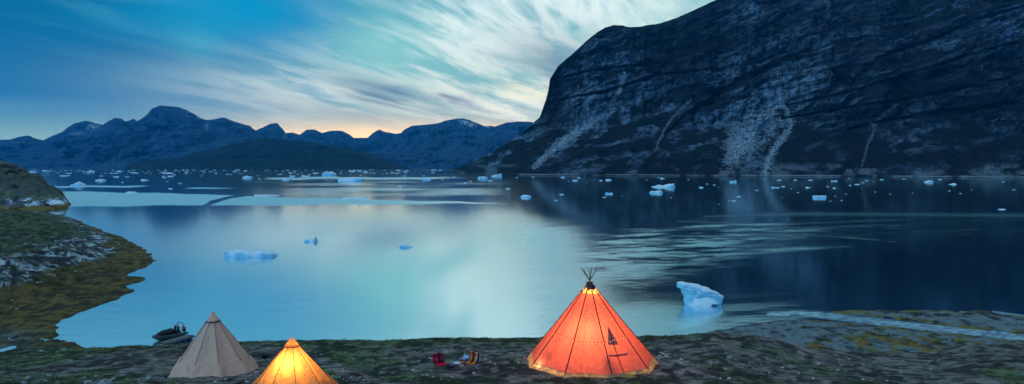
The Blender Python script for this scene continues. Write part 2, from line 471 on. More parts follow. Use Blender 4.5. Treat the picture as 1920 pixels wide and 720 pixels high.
# teal wind-ruffled sweep over the cliff's reflection
lowb = np.interp(wu, [1000, 1150, 1300, 1450, 1560, 1900], [560, 545, 520, 480, 470, 462])
upb = np.interp(wu, [1000, 1150, 1270, 1300, 1500, 1700, 1920, 2200], [425, 430, 418, 411, 408, 400, 395, 400])
sweep = sstep(-10, 26, wv - upb + swf * 10) * sstep(24, -40, wv - lowb + swf * 30) * sstep(955, 1150, wu + 30 * swf)
sweep = sweep * np.interp(wu, [1000, 1300, 1450, 1600, 1750, 1920], [0.9, 0.8, 0.65, 0.40, 0.28, 0.25]) * np.clip(0.50 + 0.85 * swf + 0.5 * fbm((wu + wv) / 30, wv / 2.2, None, 3, 108), 0, 1) * 0.85
str1 = np.exp(-polyw(wu, wv, [(1150, 430, 2.5), (1330, 431, 3), (1450, 437, 3), (1560, 443, 3), (1680, 453, 1.8)]) ** 2) * (0.30 + 0.5 * swf)
str2 = np.exp(-polyw(wu, wv, [(1270, 415, 2), (1400, 418, 2.5), (1520, 430, 2)]) ** 2) * 0.28
str3 = np.exp(-polyw(wu, wv, [(1340, 478, 5), (1430, 470, 6), (1500, 466, 5), (1600, 462, 3)]) ** 2) * (0.35 + 0.5 * swf)
str4 = np.exp(-polyw(wu, wv, [(1320, 406, 2), (1500, 401, 5), (1920, 404, 5)]) ** 2) * 0.3
cur = np.exp(-polyw(wu, wv, [(1080, 560, 12), (1180, 585, 12), (1260, 603, 14), (1330, 606, 10), (1440, 590, 8), (1540, 588, 5)]) ** 2) * (0.4 + 0.6 * swf)
low2 = sstep(530, 600, wv) * sstep(1020, 1200, wu) * sstep(1560, 1450, wu) * (0.22 + 0.55 * swf) * 0.8
low3 = sstep(550, 600, wv) * sstep(1020, 1180, wu) * sstep(1420, 1250, wu) * 0.5
nearl = sstep(420, 620, wv) * sstep(900, 350, wu) * (0.30 + 0.12 * swf)
softe = 0.72 * np.exp(-((wu - (1020 + (wv - 400) * 0.22)) / 85) ** 2) * sstep(392, 450, wv) * (0.9 + 0.35 * swf)
ruf = np.clip(np.maximum.reduce([ruf, nearl, softe, sweep, str1, str2, str3, str4, cur, low2, low3]), 0, 1)
# whitewater of the stream crossing the tidal flat
fo = polyw(wu, wv, [(1440, 590, 4), (1500, 587, 5), (1560, 593, 7), (1640, 603, 7.5), (1740, 614, 7.5), (1850, 625, 8), (1930, 635, 9), (2300, 676, 14)])
fo2 = polyw(wu, wv, [(1860, 584, 2), (1900, 591, 4), (1960, 600, 5), (2300, 620, 8)])
fo3 = polyw(wu, wv, [(1260, 626, 4), (1330, 612, 4), (1380, 603, 5), (1440, 596, 4), (1480, 596, 3)])
foam = np.clip(sstep(1.5, 0.5, fo) * (0.75 + 0.25 * vn(wu / 9, wv / 1.6, None, 113)) + sstep(1.3, 0.5, fo2) * 0.7 + sstep(1.4, 0.4, fo3) * (0.25 + 0.6 * swf), 0, 1)
m_water, nt, out = newmat('fjord_water')
vo = coords('Object')
ruffle = attr('ruffle')
wb = noise(coords('Object', (0.5, 1.6, 1)), 0.35, 5, 0.65)
wb2 = noise(coords('Object', (0.6, 1.5, 1)), 2.6, 3, 0.6)
bm = bump((wb * 0.25 + wb2 * 0.07) * (ruffle * 0.9 + 0.05), 0.5, 1.0)
g = nt.nodes.new('ShaderNodeBsdfGlossy'); g.inputs['Color'].default_value = (0.78, 0.95, 0.99, 1)
nt.links.new((ruffle * 0.42 + 0.075).o, g.inputs['Roughness']); nt.links.new(bm.o, g.inputs['Normal'])
d = nt.nodes.new('ShaderNodeBsdfDiffuse'); 
dc = mixc(attr('foam'), (0.004, 0.030, 0.042), (0.62, 0.80, 0.86))
nt.links.new(dc.o, d.inputs['Color'])
fac = S.m('MAXIMUM', 0.93 - 0.65 * attr('foam'), 0.1)
mx = nt.nodes.new('ShaderNodeMixShader')
nt.links.new(fac.o, mx.inputs[0]); nt.links.new(d.outputs[0], mx.inputs[1]); nt.links.new(g.outputs[0], mx.inputs[2])
nt.links.new(mx.outputs[0], out.inputs[0])
water = mesh('water', np.stack([WX.ravel(), WY.ravel(), WX.ravel() * 0], 1), grid_faces(len(wy), len(wt)), m_water, attrs=dict(ruffle=ruf, foam=foam))
tag(water, 'calm blue fjord water reflecting the dusk sky', kind='structure')

# ------------------------------------------------------------------ the cliff
CLIFF = [(800, 322.5), (835, 322.5), (850, 318), (872, 309), (900, 296), (930, 280), (960, 262), (985, 245), (1005, 225), (1012, 219), (1017, 205), (1024, 185), (1029, 165), (1031, 148), (1036, 140), (1046, 124),
         (1062, 110), (1080, 95), (1096, 80), (1110, 68), (1122, 58), (1134, 51), (1150, 47), (1165, 48), (1180, 51), (1205, 49), (1240, 43), (1272, 32), (1300, 20),
         (1325, 8), (1345, -3), (1400, -24), (1500, -50), (1650, -75), (1920, -100), (2500, -130)]
cu = np.linspace(806, 2500, 1500)
ctop = np.interp(cu, [c[0] for c in CLIFF], [c[1] for c in CLIFF]) + fbm(cu / 16, cu * 0, None, 4, 121) * 1.6 * sstep(840, 900, cu)
cshv = np.interp(cu, [800, 835, 900, 1000, 1300, 1600, 1920, 2500], [322.9, 323.5, 326.5, 328.5, 330, 331.5, 334, 338])
cshv = cshv + 0.25 * fbm(cu / 30, cu * 0, None, 3, 123)
ctop = np.minimum(ctop, cshv - 0.6)
NR = 460
cols = []
zs = np.linspace(-3, 1500, 3000)
Yg = np.zeros((NR, len(cu))); Zg = np.zeros_like(Yg); Vg = np.zeros_like(Yg)
talz = np.interp(cu, [835, 960, 1010, 1100, 1200, 1350, 1500, 1650, 1800, 1920, 2500], [300, 300, 168, 150, 135, 135, 115, 120, 120, 110, 100]) + 46 * fbm(cu / 45, cu * 0, None, 5, 125)
for i, u in enumerate(cu):
    tx, tz = ray(u, cshv[i]); Ds = -CH / float(tz)
    zt = talz[i]
    inl = np.interp(zs, [-3, 3, 6, zt, zt + 30, zt + 270, zt + 420, 1500], [-2, 0, 8, 8 + (zt - 6) * 1.5, 8 + (zt - 6) * 1.5 + 14, 8 + (zt - 6) * 1.5 + 115, 8 + (zt - 6) * 1.5 + 250, 8 + (zt - 6) * 1.5 + 1500])
    Yz = Ds + inl
    vz = proj(0, Yz, zs)[1]
    vs = np.linspace(cshv[i] + 0.35, ctop[i], NR)
    zz = np.interp(-vs, -vz, zs)
    Zg[:, i] = zz; Yg[:, i] = Ds + np.interp(zz, zs, inl); Vg[:, i] = vs
Ug = np.repeat(cu[None, :], NR, 0)
Xg = Yg * ray(Ug, Vg)[0]
# relief: slanting strata, gullies, blocks
ang = R(17)
sa = Xg * math.cos(ang) + Zg * math.sin(ang); sc = Zg * math.cos(ang) - Xg * math.sin(ang)
warp = 34 * fbm(Xg / 210, Zg / 130, None, 4, 131) + 30 * fbm(Xg / 520, Zg / 300, None, 2, 132)
strata = fbm(sa / 120 + warp / 60, (sc + warp) / 34, Yg / 400, 6, 133, 0.60)
blocks = fbm(sa / 75, (sc + warp) / 42, Yg / 120, 6, 137, 0.55, ridge=True)
gul = fbm((Xg + 0.35 * Zg + warp) / 62, (Zg - 0.35 * Xg) / 260, Yg / 300, 5, 139, 0.55, ridge=True)
tmask = sstep(-14, 26, Zg - talz[None, :] - 60 * strata - 25 * blocks)
cavity = np.minimum(1, (NR - 1 - np.arange(NR)) / 30)[:, None] * np.minimum(1, np.arange(NR) / 14)[:, None]
ledge = np.minimum.reduce([
    polyw(Ug, Vg, [(1250, 250, 3), (1280, 225, 6), (1330, 190, 8), (1390, 150, 7), (1470, 110, 5), (1530, 88, 3)]),
    polyw(Ug, Vg, [(1480, 196, 2), (1600, 170, 3), (1750, 125, 3), (1840, 95, 4), (1925, 75, 3)]),
    polyw(Ug, Vg, [(1470, 222, 2), (1600, 200, 3), (1700, 186, 3), (1920, 140, 3)]),
    polyw(Ug, Vg, [(1030, 150, 2), (1110, 128, 3), (1220, 118, 2)]),
    polyw(Ug, Vg, [(1050, 185, 2), (1130, 172, 3), (1230, 140, 3), (1330, 128, 2)]),
    polyw(Ug, Vg, [(1640, 110, 2), (1760, 70, 4), (1850, 30, 3), (1925, 10, 2)]),
    polyw(Ug, Vg, [(1600, 240, 3), (1720, 215, 4), (1920, 190, 4)]),
    polyw(Ug, Vg, [(1560, 130, 3), (1600, 160, 8), (1640, 120, 4)]),
    polyw(Ug, Vg, [(1690, 150, 2), (1720, 185, 3), (1695, 215, 3)])])
ledge = sstep(1.25, 0.35, ledge + 0.9 * fbm(Ug / 12, Vg / 7, None, 4, 185))
disp = 26 * ledge * cavity + (tmask * (46 * strata + 30 * blocks + 22 * gul) + (1 - tmask) * (14 * gul + 12 * blocks + 9 * strata)) * cavity
Yd = Yg + disp
ndc, ndl = 60, len(cu)
Yb = []; Zb = []; Xb = []
for k in range(1, ndc + 1):
    q = (k / ndc) ** 1.7 * 1600
    Yb.append(Yd[-1] + q); Zb.append(np.maximum(-4, Zg[-1] - q * 0.10 - q * q * 0.00018 + 12 * fbm(Xg[-1] / 80, (Yd[-1] + q) / 80, None, 3, 141) * min(1, q / 60))); Xb.append(Xg[-1] / Yd[-1] * (Yd[-1] + q * 0.8))
AX = np.vstack([Xg, np.array(Xb)]); AY = np.vstack([Yd, np.array(Yb)]); AZ = np.vstack([Zg, np.array(Zb)])
SC = [
    polyw(Ug, Vg, [(1172, 135, 3), (1165, 165, 5), (1150, 190, 4), (1135, 212, 6), (1105, 232, 9), (1075, 252, 12), (1045, 275, 12), (1020, 295, 9), (1000, 315, 5)]),
    polyw(Ug, Vg, [(1462, 165, 9), (1460, 190, 18), (1440, 215, 30), (1412, 245, 40), (1390, 272, 38), (1374, 298, 20)]),
    polyw(Ug, Vg, [(1470, 190, 6), (1482, 215, 9), (1482, 240, 9), (1466, 264, 8), (1448, 290, 10), (1436, 325, 11)]),
    polyw(Ug, Vg, [(1690, 195, 3), (1668, 215, 5), (1650, 235, 4.5), (1638, 255, 5), (1628, 280, 4), (1618, 312, 3)]),
    polyw(Ug, Vg, [(1300, 185, 3), (1280, 205, 5), (1262, 220, 4), (1245, 245, 5), (1232, 280, 4)])]
scr = np.minimum.reduce([SC[0], SC[1], SC[2], SC[3] * 1.25, SC[4] * 1.3])
thin = 1 - 0.55 * (np.minimum(SC[3], SC[4]) < np.minimum.reduce(SC[:3]))
sn = 1.3 * fbm(Ug / 4.0, Vg / 2.0, None, 3, 151) + 1.15 * fbm((Ug + Vg * 0.8) / 22, (Vg - Ug * 0.3) / 10, None, 4, 152)
scree = sstep(1.0, 0.55, scr + 0.62 * sn + 0.1) * np.clip(0.80 + 0.5 * sn, 0.2, 1) * thin
big = sstep(1.0, 0.4, polyw(Ug, Vg, [(1470, 105, 14), (1462, 150, 22)])) * 0.35
lowpatch = sstep(302, 316, Vg) * sstep(0.05, 0.5, fbm(Ug / 34, Vg / 14, None, 4, 153) + 0.25 * np.exp(-((Ug - 1460) / 90) ** 2) + 0.2 * np.exp(-((Ug - 1890) / 60) ** 2)) * 0.4
scree = np.clip(np.maximum.reduce([scree, big * (0.6 + sn), lowpatch]), 0, 1)
shoreline = sstep(4.2, 2.5, Zg) * sstep(1.1, 1.8, Zg) * sstep(870, 960, Ug) * sstep(-0.5, 0.1, fbm(Ug / 26, Vg * 0, None, 3, 157))
veg = (1 - tmask) * sstep(-0.42, 0.02, fbm(sa / 46, sc / 17, None, 5, 161))
band_ = sstep(0.08, 0.30, fbm(sa / 330, (sc + warp * 1.3) / 34, None, 5, 163, 0.6))
veg = np.maximum(veg, tmask * band_ * 0.85)
topd = ((NR - 1 - np.arange(NR)) / NR)[:, None] * (cshv - ctop)[None, :]
veg = np.maximum(veg, sstep(26, 8, topd + 10 * sn) * 0.8 * tmask)
pale = tmask * np.exp(-((Ug - 1110) / 85) ** 2 - ((Vg - 175) / 62) ** 2) * 0.8
pale = np.maximum(pale, tmask * sstep(0.0, 0.5, fbm(Ug / 130, Vg / 60, None, 3, 167)) * 0.55)
pad = lambda a, q=None: np.vstack([a, np.repeat(a[-1:] if q is None else np.full((1, a.shape[1]), q), ndc, 0)])
line = sstep(0.60, 0.88, fbm(sa / 120, (sc + 0.45 * warp) / 15, None, 4, 171, 0.6, ridge=True)) * tmask
vcr = sstep(0.62, 0.88, fbm((Xg + 0.45 * Zg + warp) / 17, (Zg - 0.45 * Xg) / 120, None, 4, 173, 0.6, ridge=True)) * tmask * sstep(-0.1, 0.25, fbm(Xg / 150, Zg / 90, None, 2, 174))
line = np.maximum(line * sstep(-0.3, 0.15, fbm(Xg / 170, Zg / 60, None, 3, 176)), vcr * 0.8)
fst = sstep(0.04, 0.20, fbm(sa / 26, (sc + 0.3 * warp) / 6.0, None, 4, 181, 0.62)) * (0.35 + 0.65 * tmask)
fst2 = sstep(0.08, 0.24, fbm((sa + 0.9 * sc) / 26, (sc - 0.8 * sa + 0.3 * warp) / 7.0, None, 4, 183, 0.62)) * tmask
line = np.clip(np.maximum(np.maximum(line, ledge * 0.9), np.maximum(fst * 0.85, fst2 * 0.75)), 0, 1)
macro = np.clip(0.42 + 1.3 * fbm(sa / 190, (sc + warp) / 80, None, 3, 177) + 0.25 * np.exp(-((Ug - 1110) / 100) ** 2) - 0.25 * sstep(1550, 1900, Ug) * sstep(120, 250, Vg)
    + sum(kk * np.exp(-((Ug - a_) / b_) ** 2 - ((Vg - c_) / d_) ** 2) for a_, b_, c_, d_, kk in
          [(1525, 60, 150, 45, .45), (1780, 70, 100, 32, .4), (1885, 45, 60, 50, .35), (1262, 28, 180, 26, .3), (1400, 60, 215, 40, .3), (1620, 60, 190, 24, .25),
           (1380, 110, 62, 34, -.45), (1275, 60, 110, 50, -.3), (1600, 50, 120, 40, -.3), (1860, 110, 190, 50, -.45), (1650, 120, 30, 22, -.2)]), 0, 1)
fine = fbm(Ug / 5, Vg / 3.2, None, 3, 175)
m_cliff, nt, out = newmat('cliff_rock')
vo = coords('Object')
n1 = noise(coords('Object', (1, 1, 1), (0, R(-17), 0)), 0.05, 8, 0.7)
n2 = noise(vo, 0.22, 6, 0.75)
vz = noise(coords('Object', (1, 1, 0.12)), 0.09, 5, 0.65)
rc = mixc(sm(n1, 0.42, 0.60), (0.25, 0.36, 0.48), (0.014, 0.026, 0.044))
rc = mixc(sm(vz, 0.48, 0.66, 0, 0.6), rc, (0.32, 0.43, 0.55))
rc = mixc(attr('pale') * sm(n2, 0.3, 0.65, 0.3, 1.0), rc, (0.30, 0.40, 0.50))
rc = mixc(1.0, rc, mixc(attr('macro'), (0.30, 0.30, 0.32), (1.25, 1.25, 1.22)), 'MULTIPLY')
rc = mixc(attr('line') * 0.95, rc, (0.012, 0.016, 0.02))  # crevice shade painted dark along the strata, together with vegetated ledges
vc = mixc(sm(n2, 0.35, 0.7), (0.005, 0.012, 0.014), (0.018, 0.032, 0.038))
rc = mixc(attr('veg') * sm(n2, 0.25, 0.5, 0.75, 1.0), rc, vc)
rc = mixc(attr('scree'), rc, mixc(sm(n2, 0.42, 0.58), (0.80, 0.88, 0.92), (0.20, 0.26, 0.32)))
rc = mixc(attr('shorel'), rc, (0.50, 0.50, 0.48))
principled(nt, out, rc, 0.8, bump(n1 * 18 + n2 * 7 + vz * 12, 1.0, 1.0), spec=0.2)
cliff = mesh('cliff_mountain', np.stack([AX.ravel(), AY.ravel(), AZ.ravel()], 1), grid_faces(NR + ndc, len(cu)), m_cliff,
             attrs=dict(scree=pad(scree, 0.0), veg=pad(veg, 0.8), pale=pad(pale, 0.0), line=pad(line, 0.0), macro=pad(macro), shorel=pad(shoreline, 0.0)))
tag(cliff, 'steep dark rock mountain rising from the right shore with pale scree chutes', kind='structure')

# ------------------------------------------------------------------ far mountains
def mountain_mat(name, c1, c2):
    m, nt, out = newmat(name)
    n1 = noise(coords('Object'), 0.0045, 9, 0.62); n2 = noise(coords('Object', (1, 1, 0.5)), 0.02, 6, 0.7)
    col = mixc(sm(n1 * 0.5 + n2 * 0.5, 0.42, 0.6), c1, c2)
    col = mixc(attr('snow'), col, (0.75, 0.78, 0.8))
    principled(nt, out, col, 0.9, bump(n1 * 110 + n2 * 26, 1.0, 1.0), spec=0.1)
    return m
m_far = mountain_mat('far_rock', (0.065, 0.14, 0.26), (0.022, 0.060, 0.13))  # blue of the distant haze partly painted into the rock colour
m_hill = mountain_mat('dark_hill', (0.012, 0.030, 0.032), (0.030, 0.060, 0.060))

def ridge(name, label, sil, Db, Dt, mat, seed, pw=1.25, amp=1.0, jag=0.8, snow=(), n=700, baseuv=None):
    u = np.linspace(sil[0][0], sil[-1][0], n)
    v = np.interp(u, [q[0] for q in sil], [q[1] for q in sil]) + fbm(u / 12, u * 0, None, 4, seed) * jag
    nr = 170; b = np.linspace(0, 1, nr)[:, None]
    ends = np.minimum(1, np.minimum(u - u[0], u[-1] - u) / 6)
    tx, tz = ray(u, v)
    Y = Db + (Dt - Db) * b + 0 * u[None, :]
    Zt = np.maximum(CH + tz * Dt, 2)
    Z = -6 + (Zt + 6)[None, :] * b ** pw
    X = Y * tx[None, :]
    sc_ = (Dt - Db)
    q = Zt.max()
    rel = fbm(X / (q * 0.9), Y / (q * 0.9), Z / (q * 1.4), 6, seed + 3, 0.55, ridge=True)
    prof = np.sin(math.pi * np.clip(b, 0, 1)) ** 0.7
    Z = Z + rel * q * 0.30 * amp * prof * (Zt[None, :] / q)
    Y2 = Y + fbm(X / (q * 0.5), Z / (q * 0.5), None, 5, seed + 9, ridge=True) * q * 0.55 * amp * prof
    # never rise above the traced skyline
    zmax = CH + tz[None, :] * Y2 - 0.01 * q * (1 - b)
    Z = np.where(b < 1, np.minimum(Z, zmax), Z)
    Xk = [X]; Yk = [Y2]; Zk = [Z]
    for k in range(1, 31):
        e = k / 30
        Yk.append((Dt + e * sc_ * 0.75 + 0 * u)[None, :]); Zk.append((Zt * (1 - e ** 1.2) - 6 * e)[None, :]); Xk.append(((Dt + e * sc_ * 0.75) * tx)[None, :])
    X = np.vstack(Xk); Yv = np.vstack(Yk); Z = np.vstack(Zk)
    uu, vv = proj(X, Yv, Z)
    sn_ = np.zeros_like(X)
    nn = fbm(uu / 3.0, vv / 2.0, None, 3, seed + 31)
    for (su, sv, ru, rv, k) in snow:
        sn_ = np.maximum(sn_, k * sstep(1.2, 0.5, np.hypot((uu - su) / ru, (vv - sv) / rv) + 0.9 * nn + 0.2))
    o = mesh(name, np.stack([X.ravel(), Yv.ravel(), Z.ravel()], 1), grid_faces(X.shape[0], n), mat, attrs=dict(snow=np.clip(sn_, 0, 1)))
    return tag(o, label, kind='structure')

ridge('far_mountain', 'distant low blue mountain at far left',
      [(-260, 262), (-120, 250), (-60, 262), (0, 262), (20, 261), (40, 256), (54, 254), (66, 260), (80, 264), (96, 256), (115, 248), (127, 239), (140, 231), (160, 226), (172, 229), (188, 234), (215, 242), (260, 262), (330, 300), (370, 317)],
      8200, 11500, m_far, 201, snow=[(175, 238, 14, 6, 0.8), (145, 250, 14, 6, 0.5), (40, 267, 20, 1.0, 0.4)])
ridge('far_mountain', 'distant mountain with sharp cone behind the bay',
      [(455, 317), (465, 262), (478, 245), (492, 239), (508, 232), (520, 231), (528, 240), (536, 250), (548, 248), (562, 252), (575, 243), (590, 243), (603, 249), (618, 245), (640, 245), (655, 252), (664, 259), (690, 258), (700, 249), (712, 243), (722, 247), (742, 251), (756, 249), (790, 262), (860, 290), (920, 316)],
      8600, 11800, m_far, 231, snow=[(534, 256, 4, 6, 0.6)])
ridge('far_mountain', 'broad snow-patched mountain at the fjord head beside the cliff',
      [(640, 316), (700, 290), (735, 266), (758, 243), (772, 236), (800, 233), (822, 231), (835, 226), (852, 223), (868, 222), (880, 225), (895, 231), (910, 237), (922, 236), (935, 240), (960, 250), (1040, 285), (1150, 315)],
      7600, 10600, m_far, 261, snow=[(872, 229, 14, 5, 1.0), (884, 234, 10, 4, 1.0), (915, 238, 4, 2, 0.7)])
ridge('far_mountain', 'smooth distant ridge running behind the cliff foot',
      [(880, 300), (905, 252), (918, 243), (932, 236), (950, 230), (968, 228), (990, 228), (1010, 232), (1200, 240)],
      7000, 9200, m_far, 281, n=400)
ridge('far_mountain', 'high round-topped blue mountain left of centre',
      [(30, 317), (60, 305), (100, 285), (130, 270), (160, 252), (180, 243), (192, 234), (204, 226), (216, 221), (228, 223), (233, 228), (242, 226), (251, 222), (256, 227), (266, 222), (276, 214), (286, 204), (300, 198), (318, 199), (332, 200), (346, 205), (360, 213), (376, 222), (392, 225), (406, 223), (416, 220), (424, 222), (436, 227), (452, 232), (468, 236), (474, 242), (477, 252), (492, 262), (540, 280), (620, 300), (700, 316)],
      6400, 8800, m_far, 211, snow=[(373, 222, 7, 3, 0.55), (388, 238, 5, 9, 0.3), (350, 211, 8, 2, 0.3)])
ridge('far_mountain', 'low blue foothill along the fjord head shore',
      [(560, 316), (640, 292), (700, 284), (760, 288), (820, 282), (870, 290), (930, 300), (1000, 312)],
      6600, 7600, m_far, 291, n=400)
ridge('dark_hill', 'low dark rounded hill in front of the far mountains',
      [(232, 318), (240, 309), (252, 303), (290, 299), (335, 296), (360, 287), (400, 279), (430, 271), (455, 266), (478, 260), (492, 258), (510, 260), (545, 263), (600, 269), (650, 278), (690, 288), (725, 299), (750, 308), (768, 316), (775, 318)],
      5050, 6000, m_hill, 221, pw=0.9, amp=0.5, jag=0.6)

# ------------------------------------------------------------------ ice
m_ice, nt, out = newmat('glacier_ice')
vo = coords('Object')
n1 = noise(vo, 0.9, 5, 0.6); n2 = noise(vo, 4.0, 5, 0.7)
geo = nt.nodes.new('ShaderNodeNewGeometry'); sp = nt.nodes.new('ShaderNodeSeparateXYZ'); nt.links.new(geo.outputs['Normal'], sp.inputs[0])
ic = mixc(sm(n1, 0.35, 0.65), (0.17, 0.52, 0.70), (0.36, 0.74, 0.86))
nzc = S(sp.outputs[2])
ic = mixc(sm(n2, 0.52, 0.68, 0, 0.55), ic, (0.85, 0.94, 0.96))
ic = mixc(sm(nzc + n2 * 0.5 - 0.25, 0.35, 0.7, 0, 0.9), ic, (0.93, 0.97, 0.98))  # upward faces painted white over bluer sides, for light and shade contrast
p = principled(nt, out, ic, 0.45, bump(n1 * 0.3 + n2 * 0.12, 0.8, 1.0), spec=0.4)
p.inputs['Subsurface Weight'].default_value = 0.0
m_snowice, nt, out = newmat('white_ice')
vo = coords('Object'); n2 = noise(vo, 3.0, 5, 0.7)
principled(nt, out, mixc(sm(n2, 0.4, 0.7), (0.92, 0.94, 0.95), (0.62, 0.82, 0.90)), 0.5, bump(n2 * 0.2, 0.7, 1.0), spec=0.3)

def berg_mesh(prof, w, depth, seed, nx=44, ny=22, under=0.35, rough=0.14):
    """height field over a floe footprint. prof: (s, height) with s in -1..1"""
    ps = [q[0] for q in prof]; ph = [q[1] for q in prof]
    hm = max(ph)
    s = np.linspace(-1, 1, nx)[None, :]; t = np.linspace(-1, 1, ny)[:, None]
    s_ = s + 0 * t; t_ = t + 0 * s
    X = s_ * w / 2; 
    hw = np.sqrt(np.clip(1 - np.abs(s_) ** 3.2, 0, 1)) * (1 + 0.28 * fbm(s_ * 2.2, s_ * 0 + seed * 3.3, None, 3, seed))
    Yb = t_ * depth / 2 * np.maximum(hw, 0.02)
    edge = np.clip((1 - np.abs(t_)) / (0.30 + 0.2 * fbm(s_ * 3, t_ * 0 + seed, None, 2, seed + 1)), 0, 1) ** 0.7 * np.clip((1 - np.abs(s_)) / 0.09, 0, 1) ** 0.8
    facet = fbm(X / (hm * 1.3) + seed, Yb / (hm * 1.3), None, 3, seed + 5, 0.5, ridge=True)
    h = np.interp(s_, ps, ph) * (1 - 0.22 * (t_ + 0.1) ** 2) * (1 + (rough + 0.06) * 2.6 * facet)
    Z = -under * hm + (h + under * hm) * edge
    X = X + 0.06 * hm * fbm(X / hm * 2, Yb / hm * 2 + 7, None, 2, seed + 8)
    V = np.stack([X.ravel(), Yb.ravel(), Z.ravel()], 1)
    return V, grid_faces(ny, nx)

def place_berg(name, u, v, wpx, prof, label, depth=0.55, seed=1, mat=None, group=None, cat='iceberg', rough=0.16, rz=0.0, hscale=1.0):
    """prof heights are in photo pixels"""
    x, y = on_z(u, v); k = float(y) / F
    pr = [(a, max(h * k * hscale, 0.05)) for a, h in prof]
    V, Fc = berg_mesh(pr, wpx * k, wpx * k * depth, seed, rough=rough)
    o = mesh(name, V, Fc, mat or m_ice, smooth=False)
    o.location = (float(x), float(y) + wpx * k * depth * 0.25, 0); o.rotation_euler = (0, 0, rz)
    return tag(o, label, cat, group)

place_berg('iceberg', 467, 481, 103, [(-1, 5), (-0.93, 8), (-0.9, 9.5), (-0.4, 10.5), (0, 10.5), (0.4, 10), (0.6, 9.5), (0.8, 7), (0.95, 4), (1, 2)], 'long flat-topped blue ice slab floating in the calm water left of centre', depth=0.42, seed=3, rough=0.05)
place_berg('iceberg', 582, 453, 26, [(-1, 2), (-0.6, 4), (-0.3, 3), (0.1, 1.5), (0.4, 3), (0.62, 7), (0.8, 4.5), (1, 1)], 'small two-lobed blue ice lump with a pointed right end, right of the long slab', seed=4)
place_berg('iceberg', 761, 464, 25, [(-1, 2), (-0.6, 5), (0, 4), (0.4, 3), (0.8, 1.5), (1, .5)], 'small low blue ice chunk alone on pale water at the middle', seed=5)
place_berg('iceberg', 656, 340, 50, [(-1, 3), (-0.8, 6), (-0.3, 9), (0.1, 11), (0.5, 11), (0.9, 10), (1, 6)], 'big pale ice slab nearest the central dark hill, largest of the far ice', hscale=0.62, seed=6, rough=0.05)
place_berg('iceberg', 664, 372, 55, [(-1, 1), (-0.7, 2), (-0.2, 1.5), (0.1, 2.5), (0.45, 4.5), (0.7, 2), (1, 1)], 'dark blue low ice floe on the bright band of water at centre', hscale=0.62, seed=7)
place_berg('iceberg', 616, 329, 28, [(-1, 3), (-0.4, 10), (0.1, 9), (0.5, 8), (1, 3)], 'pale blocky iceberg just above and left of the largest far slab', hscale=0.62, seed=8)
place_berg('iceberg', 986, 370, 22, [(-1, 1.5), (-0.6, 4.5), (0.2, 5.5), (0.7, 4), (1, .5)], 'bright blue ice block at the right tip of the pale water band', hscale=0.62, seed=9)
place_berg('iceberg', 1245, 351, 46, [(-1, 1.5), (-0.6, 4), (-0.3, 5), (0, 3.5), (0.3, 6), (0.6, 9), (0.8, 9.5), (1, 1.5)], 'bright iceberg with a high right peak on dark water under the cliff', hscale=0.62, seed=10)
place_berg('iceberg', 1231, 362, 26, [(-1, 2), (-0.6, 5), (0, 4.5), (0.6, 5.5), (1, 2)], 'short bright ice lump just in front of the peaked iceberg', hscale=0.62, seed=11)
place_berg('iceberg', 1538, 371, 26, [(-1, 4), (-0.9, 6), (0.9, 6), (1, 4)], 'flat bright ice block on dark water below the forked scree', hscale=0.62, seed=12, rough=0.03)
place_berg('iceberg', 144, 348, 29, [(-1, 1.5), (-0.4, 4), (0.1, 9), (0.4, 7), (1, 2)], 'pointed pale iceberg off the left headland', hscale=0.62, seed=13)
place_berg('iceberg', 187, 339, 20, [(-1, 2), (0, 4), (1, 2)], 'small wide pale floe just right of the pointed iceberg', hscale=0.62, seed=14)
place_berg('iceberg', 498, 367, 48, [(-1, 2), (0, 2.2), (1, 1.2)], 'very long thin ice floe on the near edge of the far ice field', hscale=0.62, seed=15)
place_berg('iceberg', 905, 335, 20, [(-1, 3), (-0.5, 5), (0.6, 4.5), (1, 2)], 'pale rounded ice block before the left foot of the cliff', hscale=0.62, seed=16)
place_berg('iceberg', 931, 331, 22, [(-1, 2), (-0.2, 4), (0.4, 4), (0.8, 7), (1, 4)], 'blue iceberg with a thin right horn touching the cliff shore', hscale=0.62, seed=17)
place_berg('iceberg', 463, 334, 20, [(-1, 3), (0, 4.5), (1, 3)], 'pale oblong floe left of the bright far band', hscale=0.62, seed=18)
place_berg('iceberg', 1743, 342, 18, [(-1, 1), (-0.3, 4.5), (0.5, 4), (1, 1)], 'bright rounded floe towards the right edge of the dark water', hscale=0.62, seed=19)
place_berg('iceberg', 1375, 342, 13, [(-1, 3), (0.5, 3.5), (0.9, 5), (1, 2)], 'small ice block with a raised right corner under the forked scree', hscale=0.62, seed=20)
place_berg('iceberg', 1880, 393, 14, [(-1, 1), (0, 1.8), (1, 1)], 'lone thin floe nearest the right edge of the photo', hscale=0.62, seed=21)

